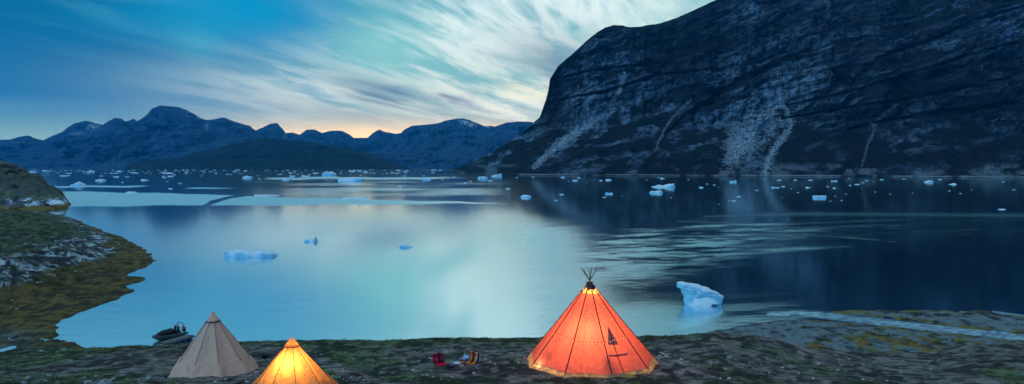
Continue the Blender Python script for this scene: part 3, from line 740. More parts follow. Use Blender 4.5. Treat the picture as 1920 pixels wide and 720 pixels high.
# near iceberg on the right: a leaning blue slab with a white foot
bx, by = on_z(1318, 572); k = float(by) / F
berg = thing('iceberg', (float(bx), float(by) + 0.8, 0), 'large leaning blue iceberg with a white foot, right of the orange tent', 'iceberg')
outl = [(-46, 32), (-45, 41), (-36, 42), (-20, 39), (-4, 37), (0, 34), (14, 31), (18, 27), (30, 23), (37, 17), (42, 15), (41, 12), (40, 9), (38, 4), (34, -4), (14, -6), (-30, -6), (-34, 6), (-33, 14), (-37, 20), (-38, 28), (-42, 30)]
def slab(outl, k, thick, seed, lean=0.5, sub=7):
    n = len(outl); 
    P = []
    for i in range(n):
        a = outl[i]; b = outl[(i + 1) % n]
        for j in range(3):
            t = j / 3; q = (a[0] + (b[0] - a[0]) * t, a[1] + (b[1] - a[1]) * t)
            P.append(q)
    P = np.array(P); c = P.mean(0); n = len(P)
    vs = []; fs = []
    layers = []
    for side in (-1, 1):
        for r in np.linspace(0.0 if side < 0 else 1.0, 1.0 if side < 0 else 0.0, sub + 1):
            q = c + (P - c) * r
            bul = (1 - r ** 3) ** 0.6 if r < 1 else 0
            y = side * thick * (0.35 + 0.65 * bul) if r < 1 else side * thick * 0.3
            X = q[:, 0] * k; Z = q[:, 1] * k
            nz = fbm(X * 0.9 + seed, Z * 0.9, np.full(n, side * 2.0), 4, seed, 0.55, ridge=True)
            Yv = y + nz * thick * 0.35 * (0.25 + bul) + Z * lean
            jx = 0.05 * fbm(X * 3, Z * 3, None, 2, seed + 2) * (r > 0.5)
            layers.append(np.stack([X + jx, Yv, Z + jx], 1))
    L = np.array(layers); nl = len(L)
    vs = L.reshape(-1, 3)
    for a in range(nl - 1):
        for i in range(n):
            j = (i + 1) % n
            fs.append((a * n + i, a * n + j, (a + 1) * n + j, (a + 1) * n + i))
    return vs, np.array(fs)
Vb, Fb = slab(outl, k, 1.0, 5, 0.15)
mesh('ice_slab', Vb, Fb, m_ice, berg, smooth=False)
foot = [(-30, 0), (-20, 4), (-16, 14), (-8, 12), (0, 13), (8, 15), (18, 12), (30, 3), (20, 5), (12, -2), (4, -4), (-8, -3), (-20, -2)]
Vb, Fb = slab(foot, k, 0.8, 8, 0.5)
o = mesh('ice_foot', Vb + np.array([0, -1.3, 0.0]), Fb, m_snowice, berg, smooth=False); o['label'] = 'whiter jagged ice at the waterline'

# small repeats
protos = []
shapes = [[(-1, .3), (-.4, .9), (.2, 1), (.7, .6), (1, .2)], [(-1, .5), (-.8, .8), (.8, .75), (1, .4)], [(-1, .2), (-.2, .4), (.3, 1), (.6, .8), (1, .2)], [(-1, .4), (-.5, 1), (0, .5), (.5, .8), (1, .3)], [(-1, .2), (0, .5), (1, .2)]]
for i, sh in enumerate(shapes):
    V_, F_ = berg_mesh([(a, b * 0.34) for a, b in sh], 1.0, 0.6, 50 + i, nx=20, ny=10)
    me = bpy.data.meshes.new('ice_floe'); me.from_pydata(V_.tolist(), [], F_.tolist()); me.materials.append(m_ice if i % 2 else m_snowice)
    protos.append(me)
def floe(u, v, wpx, label, group, hk=1.0, shape=None):
    x, y = on_z(u, v); k = float(y) / F
    o = bpy.data.objects.new('ice_floe', protos[random.randrange(5) if shape is None else shape]); C.objects.link(o)
    o.location = (float(x), float(y), 0); w = wpx * k
    o.scale = (w, w * 0.8, w * hk * random.uniform(0.8, 1.2)); o.rotation_euler = (0, 0, random.choice((0, math.pi)) + random.uniform(-0.3, 0.3))
    return tag(o, label, 'ice floe', group)
dark_list = [(1242, 335, 10), (1291, 337, 4), (1315, 352, 9), (1326, 345, 5), (1339, 347, 6), (1347, 351, 3), (1359, 366, 3), (1385, 369, 9), (1376, 377, 8), (1367, 376, 5), (1348, 383, 3), (1419, 357, 6),
 (1450, 352, 9), (1459, 352, 8), (1468, 350, 8), (1461, 338, 9), (1491, 338, 8), (1520, 338, 10), (1515, 352, 10), (1483, 354, 3), (1496, 361, 5), (1552, 350, 6), (1467, 371, 3), (1557, 377, 5), (1258, 371, 4),
 (1564, 340, 13), (1565, 353, 8), (1566, 368, 4), (1578, 376, 4), (1586, 364, 4), (1592, 335, 6), (1594, 348, 6), (1607, 346, 11), (1618, 343, 7), (1625, 339, 6), (1653, 337, 7), (1637, 341, 2.5),
 (1641, 360, 4), (1669, 364, 5), (1695, 336, 7), (1711, 362, 3), (1762, 337, 8), (1786, 346, 15), (1780, 358, 4), (1801, 363, 6), (1822, 356, 3), (1881, 341, 5), (1901, 356, 7),
 (969, 333, 5), (999, 332, 6), (1055, 333, 9), (1078, 339, 11), (1086, 334, 7), (1067, 340, 3), (1100, 343, 3), (1126, 339, 8), (1141, 338, 13), (952, 354, 9), (1053, 365, 9), (1043, 376, 6),
 (1142, 364, 16), (1133, 370, 8), (1166, 368, 4), (1017, 368, 3), (1234, 333, 4), (1212, 337, 4)]
for u, v, w in dark_list:
    floe(u, v, w, 'small bright ice fragment on the dark water under the cliff', 'ice fragments on the dark water under the cliff', 0.45)
mid_list = [(272, 338, 16), (218, 332, 10), (190, 330, 8), (121, 330, 18), (230, 342, 5), (320, 331, 12), (308, 333, 8), (314, 340, 5), (337, 344, 7), (320, 354, 9), (247, 362, 22), (486, 335, 6), (536, 338, 14), (548, 331, 12),
 (573, 331, 18), (720, 336, 6), (758, 334, 12), (800, 337, 18), (750, 350, 6), (756, 367, 8), (675, 386, 10), (852, 332, 5), (919, 339, 10), (882, 340, 8), (872, 343, 6), (829, 337, 6), (736, 324, 8), (812, 324, 9), (592, 325, 12), (660, 322, 12), (684, 323, 14), (250, 324, 9), (170, 323, 16), (60, 323, 16), (85, 321, 14), (222, 322, 12), (315, 325, 22), (350, 323, 8), (395, 322, 8), (440, 322, 8)]
for u, v, w in mid_list:
    floe(u, v, w, 'pale floe of the loose pack ice drifting before the far mountains', 'floes of the far pack ice', 0.38)
for i in range(190):
    v = 318.4 + 1.0 * random.random() + 13 * random.random() ** 2.6
    if random.random() < 0.35: v = random.choice((319.0, 321.5, 325.0)) + random.gauss(0, 0.25)
    u = random.uniform(55, 850)
    if v > 326 and random.random() < 0.4: u = random.choice((random.uniform(180, 350), random.uniform(540, 860)))
    if v > 322 and u > 820: continue
    floe(u, v, random.uniform(2, 6.5) * (1 if random.random() < 0.88 else 1.6), 'pale floe of the loose pack ice drifting before the far mountains', 'floes of the far pack ice', 0.36)
for u, v, w in [(673, 438, 6), (628, 431, 4), (690, 467, 3), (597, 479, 3), (733, 468, 5)]:
    floe(u, v, w, 'tiny dark ice crumb on the pale calm water at centre', 'ice crumbs on the calm water', 0.4)

# ------------------------------------------------------------------ stones
def stone_mat(name, a, b, sc=14):
    return simple(name, a, b, sc, 0.9, 0.4)
m_st1 = stone_mat('pale_stone', (0.62, 0.60, 0.56), (0.36, 0.35, 0.34))
m_st2 = stone_mat('lichen_stone', (0.50, 0.50, 0.50), (0.07, 0.07, 0.075), 9)
m_st3 = stone_mat('dark_stone', (0.12, 0.115, 0.11), (0.05, 0.05, 0.05))
stp = []
for i in range(7):
    b = MB(); b.ell((0, 0, 0.12), (0.5, 0.38, 0.30), 12, 8, 0.75, 300 + i)
    me = bpy.data.meshes.new('stone'); me.from_pydata(b.v, [], b.f); me.polygons.foreach_set('use_smooth', [i % 2 == 0] * len(me.polygons))
    stp.append(me)
stp_m = {}
def stone(u, v, wpx, mat, label, group, name='stone'):
    x, y, z = on_plateau(u, v); i = random.randrange(7)
    key = (i, mat.name)
    if key not in stp_m:
        me = stp[i].copy(); me.materials.append(mat); stp_m[key] = me
    o = bpy.data.objects.new(name, stp_m[key]); C.objects.link(o)
    w = wpx * y / F
    o.location = (x, y, z - w * 0.05); o.scale = (w, w, w * random.uniform(0.7, 1.0)); o.rotation_euler = (random.uniform(-.15, .15), random.uniform(-.15, .15), random.uniform(0, 6.28))
    return tag(o, label, 'stone', group)
for u, v, w in [(624, 661, 3), (648, 661, 2.5), (664, 665, 3), (678, 662, 3), (687, 663, 3.5), (693, 663, 2.5), (701, 666, 3.5), (711, 665, 3), (602, 665, 4), (654, 665, 2.5)]:
    stone(u, v, w, m_st1, 'small white stone in the row beyond the path', 'white stones in a row beyond the path')
for u, v, w in [(643, 693, 4), (643, 697, 3.5), (653, 702, 3.5), (659, 706, 4), (675, 709, 6), (682, 713, 4), (691, 717, 4.5), (637, 708, 4), (644, 712, 4.5), (650, 715, 4), (623, 706, 4), (611, 694, 3)]:
    stone(u, v, w, m_st1, 'small white stone lining the dirt path by the yellow tent', 'white stones lining the path')
for u, v, w in [(788, 660, 4), (777, 660, 3.5), (758, 687, 6), (774, 695, 8), (780, 697, 5), (786, 677, 5), (770, 680, 4), (811, 673, 7), (805, 672, 5), (792, 704, 5), (801, 705, 6), (813, 707, 4)]:
    stone(u, v, w, m_st1, 'pale stone scattered on the turf left of the red chair', 'pale stones left of the red chair')
for u, v, w in [(848, 708, 7), (828, 712, 5), (889, 701, 8), (900, 672, 4), (910, 675, 6), (919, 678, 5), (928, 684, 6), (963, 691, 6), (983, 672, 6), (972, 681, 5), (944, 653, 3), (836, 661, 3)]:
    stone(u, v, w, m_st1, 'pale stone on the earth between the orange chair and the big tent', 'pale stones left of the big tent')
for u, v, w in [(52, 711, 13), (92, 707, 14), (35, 709, 10), (86, 716, 10), (107, 717, 6), (158, 709, 8), (143, 698, 3.5), (280, 710, 15), (304, 711, 11), (230, 705, 12), (180, 706, 9), (6, 717, 6), (45, 719, 12), (316, 709, 6), (165, 719, 18), (213, 711, 12), (262, 714, 8), (5, 700, 7)]:
    stone(u, v, w, m_st2, 'lichen-spotted boulder bedded in the grass left of the beige tent', 'boulders bedded in the left turf', 'boulder')
o = stone(197, 719, 28, m_st2, 'biggest lichen-spotted boulder at the lower left edge of the turf', None, 'boulder')
for u, v, w in [(478, 677, 6), (482, 679, 4), (492, 675, 4), (503, 675, 4.5), (481, 699, 9), (470, 705, 5), (423, 712, 6), (463, 717, 9), (404, 717, 8), (449, 712, 4)]:
    stone(u, v, w, m_st1, 'pale stone on the ground beside the beige tent', 'pale stones by the beige tent')
for u, v, w in [(1240, 662, 5), (1244, 665, 6), (1249, 667, 6), (1252, 670, 6), (1247, 670, 5), (1237, 668, 6), (1257, 671, 4), (1278, 675, 9), (1272, 678, 6)]:
    stone(u, v, w, m_st1, 'white stone of the fire ring right of the big tent', 'white stones of the fire ring')
for u, v, w in [(1262, 665, 8), (1268, 665, 9), (1274, 667, 8), (1279, 669, 7), (1263, 671, 8), (1270, 673, 11), (1284, 676, 6)]:
    stone(u, v, w, m_st3, 'dark grey stone of the fire ring right of the big tent', 'dark stones of the fire ring')
for i in range(55):
    u = random.uniform(1260, 1760); v = random.uniform(660 + max(0, (u - 1400)) * 0.05, 719)
    stone(u, v, random.uniform(2.5, 7) , m_st1 if random.random() < .45 else m_st2, 'small stone strewn on the bare slope right of the big tent', 'stones strewn on the right slope')
stone(1367, 711, 10, m_st1, 'large white stone low on the bare slope right of the tent', None)
stone(1368, 672, 14, m_st2, 'grey flat boulder midway up the slope right of the fire ring', None, 'boulder')

def shore_stone(u, v, wpx, mat, label, group):
    x, y = on_z(u, v, 0.4); x = float(x); y = float(y); z = gz(x, y); i = random.randrange(7)
    x, y = on_z(u, v, z); x = float(x); y = float(y); z = gz(x, y)
    key = (i, mat.name)
    if key not in stp_m:
        me = stp[i].copy(); me.materials.append(mat); stp_m[key] = me
    o = bpy.data.objects.new('boulder', stp_m[key]); C.objects.link(o); w = wpx * y / F
    o.location = (x, y, z - 0.1 * w); o.scale = (w, w, w * random.uniform(0.6, 1.0)); o.rotation_euler = (0, 0, random.uniform(0, 6.28))
    tag(o, label, 'stone', group)
for i in range(46):
    t_ = random.random(); u = 5 + 235 * t_; v = 545 - 95 * t_ ** 1.1 + random.gauss(0, 9)
    shore_stone(u, v, random.uniform(2.5, 7), m_st1 if random.random() < .6 else m_st3, 'boulder among the pale rocks above the left seaweed shore', 'boulders along the left shore')
for i in range(50):
    u = random.uniform(1300, 1900); v = random.uniform(600, 655) if u < 1500 else random.uniform(612 + (u - 1500) * 0.06, 655)
    shore_stone(u, v, random.uniform(1.5, 4.5), m_st1 if random.random() < .4 else m_st3, 'stone lying on the gravel of the right tidal flat', 'stones on the right tidal flat')

# ------------------------------------------------------------------ grass blades
NB = 60000
bt = rng.uniform(-0.9, 0.9, NB); by_ = 1 / rng.uniform(1 / 37.2, 1 / 24.5, NB)
extra = 12000
bt = np.concatenate([bt, rng.uniform(-0.9, 0.9, extra)]); by_ = np.concatenate([by_, rng.uniform(34.3, 36.3, extra)])
bx_ = bt * by_
dens = fbm(bx_ / 8, by_ / 11, None, 4, 83) + 0.5 * fbm(bx_ / 2.2, by_ / 3.2, None, 4, 81)
clump = vn(bx_ * 1.7, by_ * 1.7, None, 93)
keep = (dens < 0.12) & (clump > -0.35) | ((by_ > 34.3) & (bt < 0.27))
bz_ = ground_z(bx_, by_)
uu, vv = proj(bx_, by_, bz_)
pth = polyw(uu, vv, [(540, 668, 6), (600, 676, 7), (645, 695, 11), (700, 722, 16)])
keep &= pth > 1
for (cx_, cy_, rr) in ((3.42, 29.0, 3.0), (-12.7, 29, 1.9)):
    keep &= np.hypot(bx_ - cx_, by_ - cy_) > rr
bx_, by_, bz_, clump = bx_[keep], by_[keep], bz_[keep], clump[keep]
n = len(bx_)
hh = rng.uniform(0.03, 0.085, n) * (1 + 0.5 * clump); a = rng.uniform(0, math.pi, n); w = rng.uniform(0.008, 0.02, n)
lx = rng.normal(0, 0.03, n); ly = rng.normal(0, 0.03, n)
P = np.zeros((n, 3, 3))
P[:, 0] = np.stack([bx_ - np.cos(a) * w, by_ - np.sin(a) * w, bz_ - 0.02], 1)
P[:, 1] = np.stack([bx_ + np.cos(a) * w, by_ + np.sin(a) * w, bz_ - 0.02], 1)
P[:, 2] = np.stack([bx_ + lx, by_ + ly, bz_ + hh], 1)
m_grass, nt, out = newmat('grass_blades')
n1 = noise(coords('Object'), 1.3, 5, 0.6); n2 = noise(coords('Object'), 30, 2)
principled(nt, out, mixc(sm(n2, 0.3, 0.7), mixc(sm(n1, 0.4, 0.6), (0.085, 0.115, 0.028), (0.12, 0.095, 0.04)), (0.05, 0.06, 0.02)), 0.8, spec=0.1)
tag(mesh('grass', P.reshape(-1, 3), np.arange(n * 3).reshape(n, 3), m_grass, smooth=False), 'short tundra grass growing over the camp plateau', 'grass', kind='stuff')

# ------------------------------------------------------------------ tents
def cone_grid(R0, H, prof, npan, ang0, sag=0.03, zs=None, folds=0.0, seed=0, nseg=14, lean=(0, 0)):
    """radius profile prof: list of (height fraction, radius fraction). returns verts, faces, pt(angle, f, off)"""
    zf = np.array([q[0] for q in prof]); rf = np.array([q[1] for q in prof])
    zs = np.linspace(zf[0], zf[-1], 34) if zs is None else zs
    na = npan * nseg
    def pt(a, f, off=0.0):
        a = np.asarray(a, float); f = np.asarray(f, float)
        r = np.interp(f, zf, rf) * R0
        ph = ((a - ang0) / (2 * math.pi / npan)) % 1.0
        poly = 1 - (1 - math.cos(math.pi / npan)) * np.sin(math.pi * ph) ** 2
        r = r * (poly - sag * np.sin(math.pi * ph) * np.sin(math.pi * np.clip(f, 0, 1)) ** 0.6)
        if folds:
            ff = sstep(0.36, 0.0, f)
            r = r + folds * ff * (fbm(a * 5.5, f * 1.2, None, 3, seed) * 1.0 + 0.5 * np.abs(np.sin(a * npan)) )
        r = r + off
        # a = 0 faces the camera (-Y), growing towards +X
        return np.stack([np.sin(a) * r + lean[0] * f, -np.cos(a) * r + lean[1] * f, f * H + 0 * a], -1)
    A = np.linspace(0, 2 * math.pi, na + 1)[:-1] + ang0
    AA, ZZ = np.meshgrid(A, zs)
    V = pt(AA, ZZ).reshape(-1, 3)
    f = []
    for i in range(len(zs) - 1):
        for k in range(na):
            j = (k + 1) % na
            f.append((i * na + k, i * na + j, (i + 1) * na + j, (i + 1) * na + k))
    return V, np.array(f), pt

def ring_patch(pt, f0, f1, n, off, a0=0, a1=2 * math.pi, nz=3, jag=None):
    A = np.linspace(a0, a1, n); Z = np.linspace(f0, f1, nz)
    AA, ZZ = np.meshgrid(A, Z)
    if jag is not None: ZZ = ZZ + jag(AA) * np.linspace(1, 0, nz)[:, None]
    return pt(AA, ZZ, off).reshape(-1, 3), grid_faces(nz, n)

m_beige = cloth('beige_canvas', (0.96, 0.56, 0.40), (0.90, 0.51, 0.36), 0.10)
m_dkrope = simple('dark_webbing', (0.025, 0.022, 0.02))
m_yel = cloth('yellow_canvas', (0.88, 0.53, 0.20), (0.82, 0.47, 0.18), 0.55)
m_pinkcap = cloth('peach_canvas', (0.75, 0.36, 0.22), (0.70, 0.32, 0.2), 0.35)
m_red = cloth('orange_canvas', (0.92, 0.215, 0.155), (0.84, 0.180, 0.13), 0.44)
m_white = cloth('pale_mudflap', (0.85, 0.62, 0.30), (0.62, 0.50, 0.30), 0.65, 3)
m_pole = simple('wood_pole', (0.10, 0.055, 0.035), (0.05, 0.03, 0.02))
m_seam = cloth('seam_and_pole_shadow', (0.10, 0.07, 0.06), (0.07, 0.05, 0.05), 0.15)
m_seam2 = cloth('stitched_seam', (0.42, 0.27, 0.21), (0.36, 0.22, 0.17), 0.2)
m_smoke = cloth('sooty_canvas', (0.16, 0.085, 0.08), (0.08, 0.05, 0.05), 0.15)

def small_tent(loc, R0, H, label, main, cap, seam, ang0, seed, cat='tent', rz=0):
    t = thing('bell_tent', loc, label, cat)
    prof = [(-0.03, 1.03), (0.0, 1.0), (0.1, 0.915), (0.22, 0.805), (0.5, 0.52), (0.8, 0.195), (0.86, 0.137), (0.97, 0.022), (1.0, 0.004)]
    V, Fc, pt = cone_grid(R0, H, prof, 9, ang0, 0.065, zs=np.concatenate([np.linspace(-0.03, 0.3, 18), np.linspace(0.32, 0.855, 18)]), folds=R0 * 0.06, seed=seed)
    mesh('canopy', V, Fc, main, t)
    b = MB()
    for k in range(9):
        a = ang0 + k * 2 * math.pi / 9
        zz = np.linspace(0.0, 0.83, 14)
        b.tube([tuple(q) for q in pt(np.full(14, a), zz, 0.008)], 0.011, 5)
    o = b.build('seam', seam, t)
    # cap with scalloped edge
    V, Fc = ring_patch(pt, 0.845, 0.999, 64, 0.035, nz=10, jag=lambda A: 0.010 * np.cos(A * 9))
    mesh('cap', V, Fc, cap, t)
    V, Fc = ring_patch(pt, 0.838, 0.853, 64, 0.045, nz=3)
    o = mesh('cap_band', V, Fc, m_dkrope, t)
    # lower storm-flap: scalloped overlay
    pet = ring_patch(pt, 0.0, 0.26, 9 * 16 + 1, 0.022, a0=ang0, a1=ang0 + 2 * math.pi, nz=8)
    V, Fc = pet
    V = V.reshape(8, -1, 3)
    A = np.linspace(ang0, ang0 + 2 * math.pi, 9 * 16 + 1)
    up = 0.14 + 0.115 * np.abs(np.sin((A - ang0) * 4.5 + 0.8)) ** 0.7
    Z = np.linspace(0, 1, 8)[:, None] * up[None, :]
    V = pt(np.repeat(A[None, :], 8, 0), Z, 0.024 + 0.03 * np.linspace(0, 1, 8)[:, None]).reshape(-1, 3)
    mesh('storm_flap', V, Fc, main, t)
    b = MB(); 
    for i in range(9):
        a = ang0 + i * 2 * math.pi / 9
        p0 = pt(np.array([a]), np.array([0.03]), 0.02)[0]; p1 = pt(np.array([a]), np.array([-0.02]), 0.28)[0]
        b.tube([tuple(p0), tuple(p1)], 0.009, 5)
        b.tube([(p1[0], p1[1], p1[2] + 0.05), (p1[0], p1[1], p1[2] - 0.1)], 0.014, 5)
    b.build('peg_line', m_dkrope, t)
    return t, pt

x, y, z = on_plateau(401, 694)
small_tent((x, y, z - 0.02), 75 * y / F, 2.44, 'unlit beige canvas bell tent standing at the left of the camp', m_beige, m_beige, m_seam2, R(-8), 401)
# yellow tent: nearer, base below the frame
Yt = 22.4
xx, yv, za = at_y(547, 633, Yt)
zg = gz(float(xx), Yt)
Ht = float(za) - zg
small_tent((float(xx), Yt, zg), Ht * 0.81, Ht, 'glowing yellow bell tent cut off by the lower edge of the photo', m_yel, m_yel, m_seam, R(-16), 402)
def lamp(loc, power, size, col, name='tent_lamp'):
    l = bpy.data.lights.new(name, 'POINT'); l.energy = power; l.shadow_soft_size = size; l.color = col
    o = bpy.data.objects.new(name, l); C.objects.link(o); o.location = loc
    return o
lamp((float(xx), Yt - 0.3, zg + Ht * 0.50), 92, 0.18, (1.0, 0.46, 0.13))

# the big orange tent
ox, oy, oz = 3.42, 29.1, None
oz = gz(ox, oy) - 0.03
_, _, ztop = at_y(1108, 533, oy)
H = float(ztop) - oz
R0 = 124 * oy / F
T = thing('lavvu_tent', (ox, oy, oz), 'large glowing orange-red lavvu tent with poles crossing above its top', 'tent')
leanx = (1108 - 1112) * oy / F
prof = [(0.0, 1.045), (0.035, 1.0), (0.5, 0.525), (0.9, 0.135), (0.93, 0.108), (1.0, 0.045)]
V, Fc, ptO = cone_grid(R0, H, prof, 9, R(11), 0.02, zs=np.linspace(0.085, 0.90, 36), lean=(leanx, 0))
mesh('canopy', V, Fc, m_red, T)
V, Fc = ring_patch(ptO, 0.90, 0.955, 73, 0.0, nz=4)
o = mesh('vent_band', V, Fc, m_white, T); o['label'] = 'pale see-through band glowing yellow'
V, Fc = ring_patch(ptO, 0.95, 1.03, 73, 0.012, nz=5, jag=lambda A: 0.018 * np.sin(A * 7 + 1))
mesh('top_cover', V, Fc, m_smoke, T)
b = MB()
for q in ((0.06, -0.13, 0.0), (0.12, -0.10, -0.05), (0.02, -0.16, -0.06), (0.13, -0.14, 0.04)):
    b.ell((leanx + q[0], q[1], H * 0.965 + q[2]), (0.10, 0.08, 0.11), 9, 7, 0.6, int(q[0] * 900) + 411)
o = b.build('tied_bundle', m_smoke, T)
for k in range(9):
    a = R(11) + k * 2 * math.pi / 9
    zz = np.linspace(0.035, 0.935, 16)
    b = MB(); b.tube([tuple(q) for q in ptO(np.full(16, a), zz, 0.012)], 0.024, 6)
    b.build('pole_shadow_line', m_seam, T)  # dark seam strips stand in for shadows of the poles inside
for k in range(18):   # thin mid-panel stitching
    pass
b = MB()
for k in range(9):
    a = R(11 + 13) + k * 2 * math.pi / 9
    b.tube([tuple(q) for q in ptO(np.full(12, a), np.linspace(0.04, 0.82, 12), 0.006)], 0.006, 4)
b.build('stitching', m_seam2, T)
# crossing pole tips
top = Vector((leanx, 0, H * 1.045))
for (du, dv, r) in ((-16, 30, 0.018), (-12, 27, 0.014), (-1, 28, 0.012), (3, 30, 0.020), (14, 29, 0.018)):
    s = oy / F
    e = top + Vector((du * s, 0.1 * ((du * 7) % 3 - 1), (dv - 6) * s))
    dirv = (e - top)
    b = MB(); b.tube([top - dirv * 0.35, top + dirv * 0.5 + Vector((0.006, 0, 0)), e], [r, r * 0.95, r * 0.8], 6)
    b.build('pole', m_pole, T)
# skirt, pleated and flaring onto the ground
na = 9 * 24 + 1
A = np.linspace(0, 2 * math.pi, na); rows = []
for j, q in enumerate(np.linspace(0, 1, 6)):
    base = ptO(A, np.full(na, 0.095), 0.012)
    pl = fbm(A * 13, A * 0 + 2, None, 3, 421)
    outx = (0.0 + 0.22 * q * (0.9 + 0.5 * pl)) 
    rr = base[:, :2] / np.linalg.norm(base[:, :2], axis=1)[:, None]
    xy = base[:, :2] + rr * outx[:, None] + np.stack([-rr[:, 1], rr[:, 0]], 1) * (0.08 * q * np.sin(A * 26))[:, None]
    gzv = ground_z(ox + xy[:, 0], oy + xy[:, 1]) - oz
    zz = base[:, 2] * (1 - q) + (gzv + 0.01 + 0.03 * (pl > 0.2)) * q + 0.035 * np.sin(A * 37 + 2 * pl) * math.sin(math.pi * q)
    rows.append(np.stack([xy[:, 0], xy[:, 1], zz], 1))
o = mesh('skirt', np.array(rows).reshape(-1, 3), grid_faces(6, na), m_white, T); o['label'] = 'pleated pale skirt pegged to the ground, glowing at the front'
# string of lights round the tent
fr = 0.43
b = MB()
AA = np.linspace(R(-69), R(52), 50)
fs_ = fr - 0.035 * np.exp(-((AA - R(-5)) / R(45)) ** 2)
pts = ptO(AA, fs_, 0.03)
b.tube([tuple(q) for q in pts], 0.009, 5)
cord = b.build('light_string', m_dkrope, T)
m_bulb, nt, out = newmat('warm_bulb')
e = nt.nodes.new('ShaderNodeEmission'); e.inputs[0].default_value = (1.0, 0.55, 0.18, 1); e.inputs[1].default_value = 3.0
nt.links.new(e.outputs[0], out.inputs[0])
bb = MB(); bb.ell((0, 0, 0), (0.011, 0.011, 0.014), 6, 4)
bulb = bb.build('bulb', m_bulb, cord)
for i in range(0, 50, 2):
    q = ptO(np.array([AA[i]]), np.array([fs_[i] - 0.004]), 0.045)[0]
    if i: 
        c = bulb.copy(); C.objects.link(c); c.parent = cord
    else: c = bulb
    c.location = tuple(q)
# dark emblem on the right front panel: tall triangle, slanting pole, cross bar
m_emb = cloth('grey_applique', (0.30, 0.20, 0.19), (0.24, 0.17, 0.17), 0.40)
def cone_at(u, v, off=0.02):
    """point of the tent skin seen at photo pixel (u, v), in tent space"""
    tx, tz = ray(u, v)
    best = None
    for a in np.linspace(R(-88), R(88), 353):
        f = np.linspace(0.04, 0.95, 140)
        q = ptO(np.full(140, a), f, off)
        pu_, pv_ = proj(q[:, 0] + ox, q[:, 1] + oy, q[:, 2] + oz)
        e_ = np.hypot(pu_ - u, pv_ - v); i = int(e_.argmin())
        if best is None or e_[i] < best[0]: best = (e_[i], q[i])
    return best[1]
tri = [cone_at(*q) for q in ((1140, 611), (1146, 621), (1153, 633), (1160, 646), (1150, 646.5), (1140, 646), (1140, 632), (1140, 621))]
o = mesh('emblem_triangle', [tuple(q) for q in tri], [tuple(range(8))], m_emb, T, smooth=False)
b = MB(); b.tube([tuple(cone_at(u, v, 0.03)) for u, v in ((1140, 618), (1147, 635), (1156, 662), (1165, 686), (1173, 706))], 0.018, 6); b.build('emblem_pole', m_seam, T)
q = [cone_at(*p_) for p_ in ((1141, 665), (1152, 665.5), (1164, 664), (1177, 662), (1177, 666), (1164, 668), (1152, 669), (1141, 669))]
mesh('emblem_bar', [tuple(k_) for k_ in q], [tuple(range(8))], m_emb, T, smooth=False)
# opened corner flap, bright yellow
c0 = cone_at(1171, 700, 0.05)
gfl = lambda x_, y_: (x_, y_, float(ground_z(np.array([ox + x_]), np.array([oy + y_]))[0]) - oz + 0.02)
f1 = gfl(c0[0] - 0.22, c0[1] - 0.35); f2 = gfl(c0[0] + 0.08, c0[1] - 0.50); f3 = gfl(c0[0] + 0.45, c0[1] - 0.35)
mid = (c0[0] + 0.05, c0[1] - 0.22, (c0[2] + f2[2]) / 2 + 0.05)
mesh('door_flap', [tuple(c0), f1, f2, f3, mid], [(0, 1, 4), (1, 2, 4), (2, 3, 4), (3, 0, 4)], m_yel, T)
lamp((ox - 0.25, oy - 0.8, oz + 1.40), 165, 0.5, (1.0, 0.56, 0.26))
lamp((ox - 0.2, oy - 0.6, oz + 0.45), 210, 0.5, (1.0, 0.52, 0.18))
lamp((ox, oy, oz + H * 0.84), 36, 0.10, (1.0, 0.50, 0.12))
q = cone_at(1016, 684, -0.20)
lamp((ox + q[0], oy + q[1], oz + q[2] + 0.0), 11.0, 0.05, (1.0, 0.62, 0.3))

# dark furniture standing inside, casting its shape onto the canvas
m_dark = simple('dark_fabric', (0.03, 0.03, 0.035))
m_metal = simple('dark_metal', (0.08, 0.08, 0.085), rough=0.4, metal=0.6)
def inside_chair(u, v, hgt, wid, label, rz=0.0):
    q = cone_at(u, v, -1.00)
    t = thing('high_back_chair', (ox + q[0], oy + q[1], gz(ox + q[0], oy + q[1])), label, 'chair', rz=rz)
    b = MB(); b.box((0, 0, 0.36), (wid, 0.36, 0.08)); b.build('seat', m_dark, t)
    b = MB(); b.box((0, -0.16, hgt * 0.46), (wid, 0.05, hgt * 0.86), tilt=R(8), ch=0.8); b.build('backrest', m_dark, t)
    for sx in (-1, 1):
        for sy in (-1, 1):
            b = MB(); b.tube([(sx * (wid / 2 - 0.03), sy * 0.14, 0.33), (sx * (wid / 2), sy * 0.17, -0.02)], 0.018, 6); b.build('leg', m_metal, t)
    return t
inside_chair(1044, 710, 0.78, 0.26, 'dark chair inside the orange tent, its shadow left of the middle seam', R(-20))
inside_chair(1131, 712, 0.74, 0.22, 'dark chair inside the orange tent, its shadow at the right seam')

